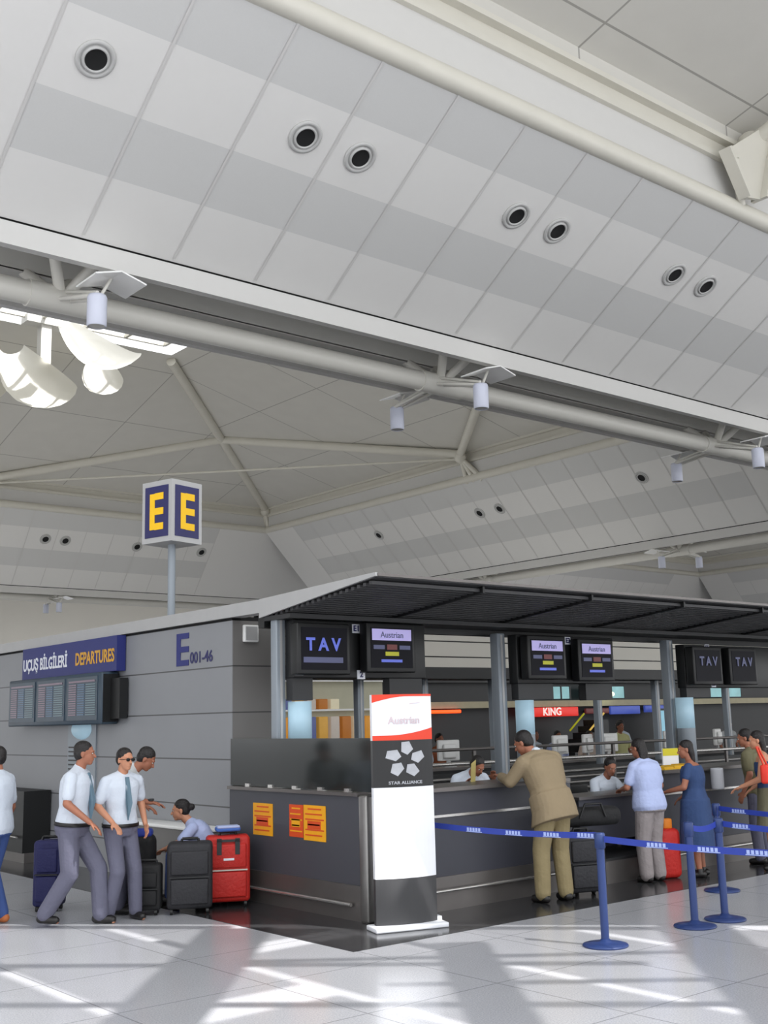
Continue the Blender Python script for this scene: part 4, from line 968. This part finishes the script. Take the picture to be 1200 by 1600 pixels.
    if glasses:
        c = MB()
        for sx in (-1, 1): c.ell(H(sx * 0.032, 0.1, 0.005), (0.026 * k, 0.004 * k, 0.018 * k), M_dark, HR, 14, 6); c.tube(H(sx * 0.055, 0.095, 0.01), H(sx * 0.076, 0.0, 0.005), 0.003, M_dark, n=6)
        c.tube(H(-0.02, 0.1, 0.01), H(0.02, 0.1, 0.01), 0.003, M_dark, n=6); c.build('sunglasses', root)
    if shoes:
        for A_, sx in ((La, -1), (Ra, 1)):
            c = MB(); fdir = Vector((0.12 * sx, 1, 0)).normalized()
            cap(c, A_ + Vector((0, 0, -0.04 * k)) - fdir * 0.04 * k, A_ + Vector((0, 0, -0.052 * k)) + fdir * 0.12 * k, 0.045 * k, 0.037 * k, M_shoe); cap(c, A_ - Vector((0, 0, 0.04 * k)), A_ + Vector((0, 0, 0.01)) * k, 0.045 * k, 0.04 * k, M_shoe)
            b = c; b.v = [(x, y, max(z, 0.002)) for x, y, z in b.v]
            remeshed(c, 'shoe', root, voxel, 2, shoes if not isinstance(shoes, bool) else M_shoe)
    return root

HD = (0.60, -0.80)
GW = 'people walking on the left'
person('man walking in a white short-sleeved shirt, tie and grey trousers, leftmost of the trio', (4.93, 10.87, 0), (0.70, -0.71), 1.76, P=(0, 0, .93), N=(0, .05, 1.45), head=(0.15, -0.05, 0),
       Lk=(-.09, .24, .52), La=(-.09, .27, .09), Rk=(.09, .02, .49), Ra=(.09, -.22, .12), Le=(-.25, -.12, 1.17), Lw=(-.25, -.02, .95), Re=(.26, .04, 1.16), Rw=(.22, .26, .98),
       skin=M_skin2, top=M_wshirt, bottom=M_gtrous, tie=True, girth=1.12)
person('man facing the camera in a white short-sleeved shirt and tie, middle of the walking trio', (5.40, 10.78, 0), (0.05, -1.0), 1.68, P=(0, 0, .93), N=(0, .02, 1.45), head=(0.1, -0.05, 0),
       Lk=(-.12, .10, .50), La=(-.16, .06, .09), Rk=(.10, .14, .50), Ra=(.12, .0, .09), Le=(-.27, -.05, 1.17), Lw=(-.24, .1, .95), Re=(.26, -.02, 1.16), Rw=(.2, .2, 1.0),
       skin=M_skin, top=M_wshirt, bottom=M_gtrous, tie=True, glasses=True)
person('man looking down in a pale shirt, hand out, behind the middle walking man', (5.62, 11.18, 0), (0.85, -0.5), 1.76, P=(0, -.03, .93), N=(0, .08, 1.42), head=(-0.1, -0.6, 0), hoff=(0, .07, -.03),
       Re=(.27, .06, 1.16), Rw=(.17, .30, 1.10), Le=(-.26, .0, 1.16), Lw=(-.2, .22, 1.05), skin=M_skin2, top=M_cshirt, bottom=M_gtrous)
t = thing('phone', 'small black device in the hand of the man looking down', 'phone', (5.80, 10.90, 1.13), -0.6)
a = MB(); a.rbox(-0.03, 0.03, -0.06, 0.06, -0.012, 0.012, 0.008, M_dark, 2); a.build('body', t)
person('person in white top and blue jeans cut off by the left photo edge', (4.42, 11.50, 0), (-0.6, 0.8), 1.72, Re=(.26, .0, 1.13), Rw=(.27, .1, .9), Rk=(.09, .1, .5), skin=M_skin2, top=M_wshirt, topkind='tee', bottom=M_jeans, shoes=mat('tan_sandal', (190, 110, 60), 0.6))
person('seated traveller with dark hair and a pale top, leaning forward behind the suitcases', (6.66, 11.08, 0.0), (-0.80, 0.60), 1.68, P=(0, 0, .56), N=(0, .25, .86), head=(0.1, -0.1, 0), hoff=(0, .03, 0),
       Lk=(-.14, .44, .53), La=(-.12, .46, .10), Rk=(.14, .44, .53), Ra=(.12, .46, .10), Le=(-.24, .36, .66), Lw=(-.1, .52, .60), Re=(.24, .36, .66), Rw=(.1, .52, .60),
       skin=M_skin, top=M_pale, topkind='tee', bottom=M_jeans, hair='bun', female=True, shoulder=0.165)

person('man in a tan suit seen from behind, leaning on the check-in counter', (9.05, 8.36, 0), (0.15, 1.0), 1.84, P=(0, -.10, .93), N=(-.04, .06, 1.40), head=(0.55, -0.45, 0), hoff=(-.02, .06, -.02),
       Lk=(-.11, -.02, .5), La=(-.12, -.03, .09), Rk=(.13, -.02, .5), Ra=(.15, -.05, .09), Le=(-.32, .16, 1.16), Lw=(-.24, .42, 1.20), Re=(.27, .10, 1.14), Rw=(.16, .34, 1.18),
       skin=M_skin2, top=M_khaki, topkind='jacket', bottom=M_khaki2, girth=1.12, shoulder=0.2)
person('woman with black hair in a pale blue shirt and stone trousers, seen from behind', (10.86, 8.46, 0), (0.1, 1.0), 1.62, P=(0, -.03, .92), N=(0, .03, 1.44), head=(0.2, -0.2, 0), hoff=(0, .02, 0),
       Le=(-.26, .08, 1.14), Lw=(-.14, .3, 1.1), Re=(.27, .02, 1.14), Rw=(.2, .24, 1.06), skin=M_skin2, top=M_pale, topkind='tee', bottom=M_linen, hair='long', girth=1.25)
person('woman in a plain blue knee-length dress standing at the counter', (11.52, 8.28, 0), (-0.4, 0.92), 1.58, P=(0, 0, .93), N=(0, .02, 1.44), head=(0.4, -0.15, 0),
       Le=(-.24, .08, 1.14), Lw=(-.16, .32, 1.08), Re=(.24, .02, 1.13), Rw=(.2, .2, 1.0), skin=M_skin2, top=M_dress, topkind='dress', hair='long', female=True, shoulder=0.175, girth=1.22)
person('person in dark blue tank top and khaki skirt at the right photo edge', (12.55, 7.95, 0), (-0.5, 0.85), 1.66, P=(0, 0, .93), N=(0, .04, 1.44), head=(0.2, -0.1, 0),
       Le=(-.26, .08, 1.14), Lw=(-.2, .32, 1.04), Re=(.25, .02, 1.13), Rw=(.2, .2, 1.0), skin=M_skin, top=M_dress, topkind='tank', bottom=mat('khaki_skirt', (110, 106, 84), 0.85, bump=0.8), botkind='skirt', hair='long', female=True)
t = thing('shoulder_bag', 'bright red shoulder bag at the right edge of the photo', 'bag', (12.2, 7.74, 1.2), 0.4)
a = MB(); a.rbox(-0.13, 0.13, -0.05, 0.05, -0.16, 0.06, 0.03, mat('bright_red_cloth', (230, 56, 40), 0.6, bump=0.4), 3); a.build('body', t)
a = MB(); a.path([(-0.11, 0, 0.04), (-0.05, 0.08, 0.26), (0.05, 0.08, 0.26), (0.11, 0, 0.04)], 0.012, M_kred, 8); a.build('strap', t)

person('dark-haired person in olive top behind the one in blue tank top', (13.0, 8.4, 0), (-0.2, 1.0), 1.68, P=(0, 0, .93), N=(0, .04, 1.44), head=(0.4, -0.2, 0), skin=M_skin2, top=mat('olive_top', (108, 104, 78), 0.8, bump=0.8), topkind='tee', bottom=M_gtrous)
t = thing('travel_case', 'low black hard case on which the traveller behind the suitcases sits', 'suitcase', (6.66, 11.12, 0.004), 0.93)
a = MB(); a.rbox(-0.24, 0.24, -0.15, 0.15, 0.0, 0.40, 0.04, M_blkcase, 4); a.build('shell', t)
a = MB(); a.box(-0.242, 0.242, -0.152, 0.152, 0.19, 0.205, M_steel); a.build('seam', t)
# clerks behind the counters
person('clerk in a white shirt bending over the counter right of the banner stand', (9.22, 9.72, 0), (-0.3, -1.0), 1.64, P=(0, -.1, .92), N=(0, .08, 1.33), head=(0.2, -0.6, 0), hoff=(0, .06, -.03),
       Le=(-.32, .12, .98), Lw=(-.18, .34, 1.28), Re=(.3, .1, 1.0), Rw=(.2, .3, 1.22), skin=M_skin2, top=M_wshirt, bottom=M_gtrous, voxel=0.01)
t = thing('paper_form', 'yellowish paper form held up in front of the clerk by the banner stand', 'paper', (8.82, 9.22, 1.16), 0.3)
a = MB(); M = Matrix.Rotation(-0.35, 4, 'Y') @ Matrix.Rotation(0.25, 4, 'X'); a.box(-0.055, 0.055, -0.003, 0.003, 0.0, 0.28, mat('yellow_paper', (206, 190, 120), 0.7), M); a.build('sheet', t)
person('clerk in a white shirt working at the desk left of the woman in pale blue', (11.58, 9.72, 0), (-0.1, -1.0), 1.66, P=(0, -.1, .70), N=(0, .06, 1.14), head=(-0.35, -0.35, 0), hoff=(0, .05, 0),
       Lk=(-.14, .3, .5), La=(-.14, .2, .09), Rk=(.14, .3, .5), Ra=(.14, .2, .09), Le=(-.26, .2, .92), Lw=(-.1, .4, .98), Re=(.28, .16, .92), Rw=(.14, .38, .98), skin=M_skin2, top=M_wshirt, bottom=M_gtrous, voxel=0.01)
t = thing('desk_chair', 'black desk chair of the clerk between the counters', 'chair', (11.58, 9.9, 0), 0)
a = MB(); a.rbox(-0.23, 0.23, -0.2, 0.2, 0.42, 0.5, 0.03, M_dark, 3); a.build('seat', t)
a = MB(); a.rbox(-0.22, 0.22, 0.24, 0.3, 0.5, 1.0, 0.025, M_dark, 3); a.build('backrest', t)
a = MB(); a.tube((0, 0, 0.06), (0, 0, 0.42), 0.03, M_dark, n=12); a.lathe([(0, 0.06), (0.24, 0.03), (0.25, 0.004), (0, 0.004)], M_dark, n=20); a.build('pedestal', t)

# papers and signs on the second counter
t = thing('leaflet_tray', 'yellow leaflets spread on the counter left of the woman in the blue dress', 'leaflets', (11.95, 8.9, 1.2), 0.0)
a = MB(); a.box(-0.3, 0.35, -0.12, 0.12, 0, 0.015, mat('yellow_leaflet', (222, 176, 40), 0.6)); a.build('tray', t)
for k in range(3):
    a = MB(); a.box(-0.28 + 0.2 * k, -0.1 + 0.2 * k, -0.1, 0.1, 0.015, 0.035 + 0.008 * k, mat('yellow_leaflet', (222, 176, 40), 0.6)); a.build('leaflet_pile', t)
t = thing('counter_sign', 'small yellow and white upright sign on the counter above the leaflets', 'sign', (12.2, 9.1, 1.2), -0.2)
a = MB(); a.box(-0.13, 0.13, -0.01, 0.01, 0.0, 0.24, M_kwhite); a.build('card', t)
a = MB(); a.box(-0.13, 0.13, -0.014, -0.01, 0.15, 0.24, mat('yellow_card', (210, 200, 50), 0.6)); a.build('yellow_top', t)
t = thing('hanging_paper', 'white paper roll hanging on the counter front right of the woman in the blue dress', 'paper', (12.50, 8.63, 0.93), 0)
a = MB(); a.lathe([(0.0, 0.0), (0.075, 0.0), (0.08, 0.02), (0.08, 0.24), (0.075, 0.26), (0, 0.26)], mat('white_paper', (178, 180, 186), 0.7), n=20); a.build('roll', t)

# ================================================================ BACKGROUND beyond the island
# low row of the opposite counters with thin posts and glass
for i, (x, y, lb) in enumerate(((12.0, 13.6, 'thin pale post behind the tall banner stand, left of the red neon'), (10.7, 13.6, 'thin pale post seen through the corner booth'), (13.55, 13.6, 'thin pale post seen right of the red neon sign'), (16.2, 13.6, 'thin pale post under the second pair of monitors, left one'), (17.9, 13.6, 'thin pale post under the second pair of monitors, right one'), (20.2, 13.6, 'thin pale post in the gap left of the third monitors'), (23.2, 13.6, 'thin pale post under the third monitors, left one'), (24.6, 13.6, 'thin pale post under the third monitors, right one'))):
    post(x, y, 2.5, lb, 0.12, M_post, 'thin posts of the opposite booths')
t = thing('rear_counter', 'dark rear counter facing away behind the conveyor', 'counter', (7.75, 13.9, 0))
a = MB(); a.box(0, 22, 0.0, 0.6, 0.004, 1.05, M_dark2); a.build('body', t)
a = MB(); a.box(0, 22, -0.05, 0.65, 1.05, 1.09, M_dsteel); a.build('countertop', t)
mb = MB(); mb.box(7.7, 33, 13.4, 15.4, 2.56, 2.66, M_canopy); mb.box(7.7, 33, 13.3, 13.4, 2.5, 2.68, M_dark); struct(mb, 'trim_15')

# people beyond, seen between the posts (heads and shoulders above the rails)
BG = [((13.3, 15.2), 1.66, M_wshirt, 'distant person in white left of the second post, beyond the rails'), ((13.9, 15.4), 1.62, mat('rust_top', (150, 84, 50), 0.8), 'distant person in a rust-coloured top beyond the rails'),
      ((16.6, 15.6), 1.62, M_wshirt, 'distant person in white just right of the man in the tan suit'), ((17.5, 15.8), 1.58, M_pale, 'distant person in pale clothes, second right of the tan suit'),
      ((18.6, 15.9), 1.55, mat('blush_top', (206, 186, 172), 0.8), 'distant person in a pinkish top beyond the rails'), ((19.6, 15.9), 1.72, mat('pale_yellow_top', (206, 204, 146), 0.8), 'distant person in pale yellow behind the woman in pale blue'),
      ((20.3, 16.4), 1.75, M_wshirt, 'distant person in white beside the one in pale yellow'), ((24.5, 16.5), 1.66, M_cshirt, 'distant person in a pale shirt near the third monitors'), ((10.95, 15.5), 1.6, M_cshirt, 'distant person in a pale shirt seen through the corner booth')]
for (x, y), hh, tm, lb in BG:
    person(lb, (x, y, 0), (-0.3 + random.random() * 0.6, -1 if random.random() < .6 else 1), hh, skin=M_skin2, top=tm, topkind='tee', bottom=M_gtrous, voxel=0.014, girth=1.05, group='travellers beyond the conveyor')

# shop fronts across the hall
mb = MB()
mb.box(17.2, 62, 26.3, 26.6, 0, 3.3, M_dark2)
mb.box(17.2, 62, 25.8, 26.3, 2.16, 2.36, M_shopw)
mb.box(17.2, 62, 26.0, 26.6, 2.95, 3.3, M_dark)
struct(mb, 'wall_back')
mb = MB()
for z0, z1 in ((3.34, 3.72), (3.76, 4.2), (4.24, 4.6), (4.64, 4.95)): mb.box(17.2, 62, 26.0, 26.5, z0, z1, M_endwall)
mb.box(17.2, 62, 26.1, 26.5, 3.3, 4.95, M_dark2); struct(mb, 'trim_16')
# lit display shop on the left seen through the corner booth
t = thing('display_shelf', 'brightly lit shop display with cream and orange goods seen through the corner booth', 'display shelf', (17.2, 25.6, 0))
a = MB(); a.box(0, 3.9, 0.1, 0.2, 0.9, 3.0, mat('glowing_cream_back', (150, 148, 130), 0.6, emit=0.35)); a.build('back_panel', t)  # back panel glows by itself in place of shop lighting
a = MB(); [a.box(0, 3.9, -0.25, 0.1, z, z + 0.05, M_reflect) for z in (1.3, 2.15, 2.95)]; a.build('shelves', t)
cols = [(220, 150, 50), (200, 190, 150), (90, 100, 150), (210, 160, 70), (190, 180, 170), (180, 110, 40), (220, 210, 180)]
for k in range(14):
    c_ = cols[k % 7]; a = MB(); z0 = 1.35 if k < 9 else 2.2; x = 0.2 + (k % 9) * 0.4
    a.rbox(x, x + 0.3, -0.2, 0.05, z0, z0 + (0.65 if k < 9 else 0.28), 0.02, mat('goods_%d' % (k % 7), c_, 0.5, emit=0.25), 2); a.build('goods', t)  # goods carry a slight glow standing in for shop light
def lit_sign(name, label, x0, x1, z0, z1, m, txt=None, tm=None, size=0.3, y=25.74):
    t = thing(name, label, 'sign', ((x0 + x1) / 2, y, (z0 + z1) / 2)); w = x1 - x0; h = z1 - z0
    a = MB(); a.rbox(-w / 2, w / 2, -0.05, 0.05, -h / 2, h / 2, 0.02, m, 2); a.build('panel', t)
    a = MB(); a.box(-0.05, 0.05, 0.05, 0.57, -0.03, 0.03, M_dark); a.build('bracket', t)
    if txt: text_mb(txt, size, tm, bold=0.008, xs=1.1, fn=lambda v: v + Vector((0, -0.056, 0))).build('lettering', t)
    return t
lit_sign('neon_sign', 'glowing red-orange neon bar right of the tall banner stand', 22.95, 24.2, 2.02, 2.12, M_neon)
M_lred = mat('lit_red_sign', (214, 40, 30), 0.4, emit=0.8); M_lblue = mat('lit_blue_sign', (66, 84, 170), 0.4, emit=0.6); M_lwhite = mat('lit_white_letter', (230, 220, 215), 0.4, emit=0.9)
lit_sign('shop_sign', 'red shop sign with white letters KING above the counters', 27.0, 29.6, 1.84, 2.14, M_lred, 'KING', M_lwhite, 0.34)
lit_sign('shop_sign', 'dim red shop sign between the red and the blue signs', 30.0, 31.2, 1.9, 2.08, M_sred)
lit_sign('shop_sign', 'left one of the two blue shop signs', 31.3, 32.9, 1.86, 2.14, M_lblue)
lit_sign('shop_sign', 'right one of the two blue shop signs', 33.2, 34.6, 1.9, 2.14, M_lblue)
for x0, x1, lb in ((28.6, 29.5, 'teal lit upper window left of the round lamp'), (30.0, 32.4, 'teal lit upper window with the round lamp'), (37.0, 39.6, 'teal lit upper window near the third monitors')):
    t = thing('shop_window', lb, 'window', ((x0 + x1) / 2, 25.96, 2.62), 0, 'lit windows above the shops'); w = x1 - x0
    a = MB(); a.box(-w / 2, w / 2, -0.02, 0.02, -0.2, 0.2, M_teal); a.build('pane', t)
    a = MB(); [a.box(x - 0.03, x + 0.03, -0.04, 0.0, -0.22, 0.22, M_dark) for x in (-w / 2, 0, w / 2)]; a.build('frame', t)
t = thing('ceiling_lamp', 'oval white lamp glowing before the teal window', 'lamp', (31.0, 25.6, 2.55))
a = MB(); a.ell((0, 0, 0), (0.42, 0.1, 0.12), M_lamp); a.build('globe', t)
a = MB(); a.tube((0, 0, 0.1), (0, 0.3, 0.35), 0.02, M_dark, n=8); a.build('arm', t)
t = thing('lit_poster', 'pale cyan lit panel between the posts right of the woman in pale blue', 'poster', (33.8, 25.0, 0))
a = MB(); a.box(-0.7, 0.9, -0.04, 0.04, 0.9, 1.95, mat('cyan_lit_poster', (130, 180, 200), 0.4, emit=0.7)); a.build('panel', t)
a = MB(); a.box(-0.78, 0.98, 0.0, 0.06, 0.004, 2.02, M_dark2); a.build('frame', t)

# grey-white monitors seen from behind on the rear counter
pm = None
for i, (x, lb) in enumerate(((13.0, 'leftmost white monitor back beyond the rails'), (15.75, 'white monitor back just right of the man in the tan suit'), (16.5, 'second white monitor back right of the tan suit'), (17.1, 'pinkish-lit third monitor back right of the tan suit'), (19.0, 'monitor back behind the rails above the yellow leaflets'), (20.6, 'monitor back behind the rails, right of the yellow counter sign'))):
    if pm is None:
        pm = thing('desk_monitor', lb, 'monitor', (x, 14.15, 1.09), 0, 'monitors on the rear counter')
        a = MB(); a.rbox(-0.2, 0.2, -0.03, 0.03, 0.1, 0.44, 0.02, M_reflect, 3); a.rbox(-0.12, 0.12, -0.08, -0.03, 0.14, 0.38, 0.03, M_reflect, 3); a.build('casing', pm)
        a = MB(); a.box(-0.03, 0.03, -0.02, 0.02, 0.0, 0.12, M_band); a.box(-0.11, 0.11, -0.08, 0.08, 0.0, 0.012, M_band); a.build('stand', pm)
        o = pm
    else:
        o = copy_tree(pm); o.location = (x, 14.15, 1.09); o['label'] = lb
    o.rotation_euler.z = 0.3 * (i % 3 - 1)
# lit escalator treads in the shopping hall
t = thing('escalator', 'dark escalator with gold-lit slanted edges between the posts', 'escalator', (28.6, 24.9, 0))
a = MB()
for k in range(8): a.box(-1.2 + 0.28 * k, -0.88 + 0.28 * k, -0.4, 0.4, 0.004, 0.3 + 0.2 * k, M_dark)
a.build('steps', t)
M_gl = mat('gold_edge_light', (206, 170, 80), 0.4, emit=0.8)
for y, m_ in ((-0.42, M_gl), (0.42, M_syel)):
    a = MB(); a.tube((0.1, y, 1.37), (0.85, y, 1.91), 0.03, m_, n=8); a.build('edge_light', t)
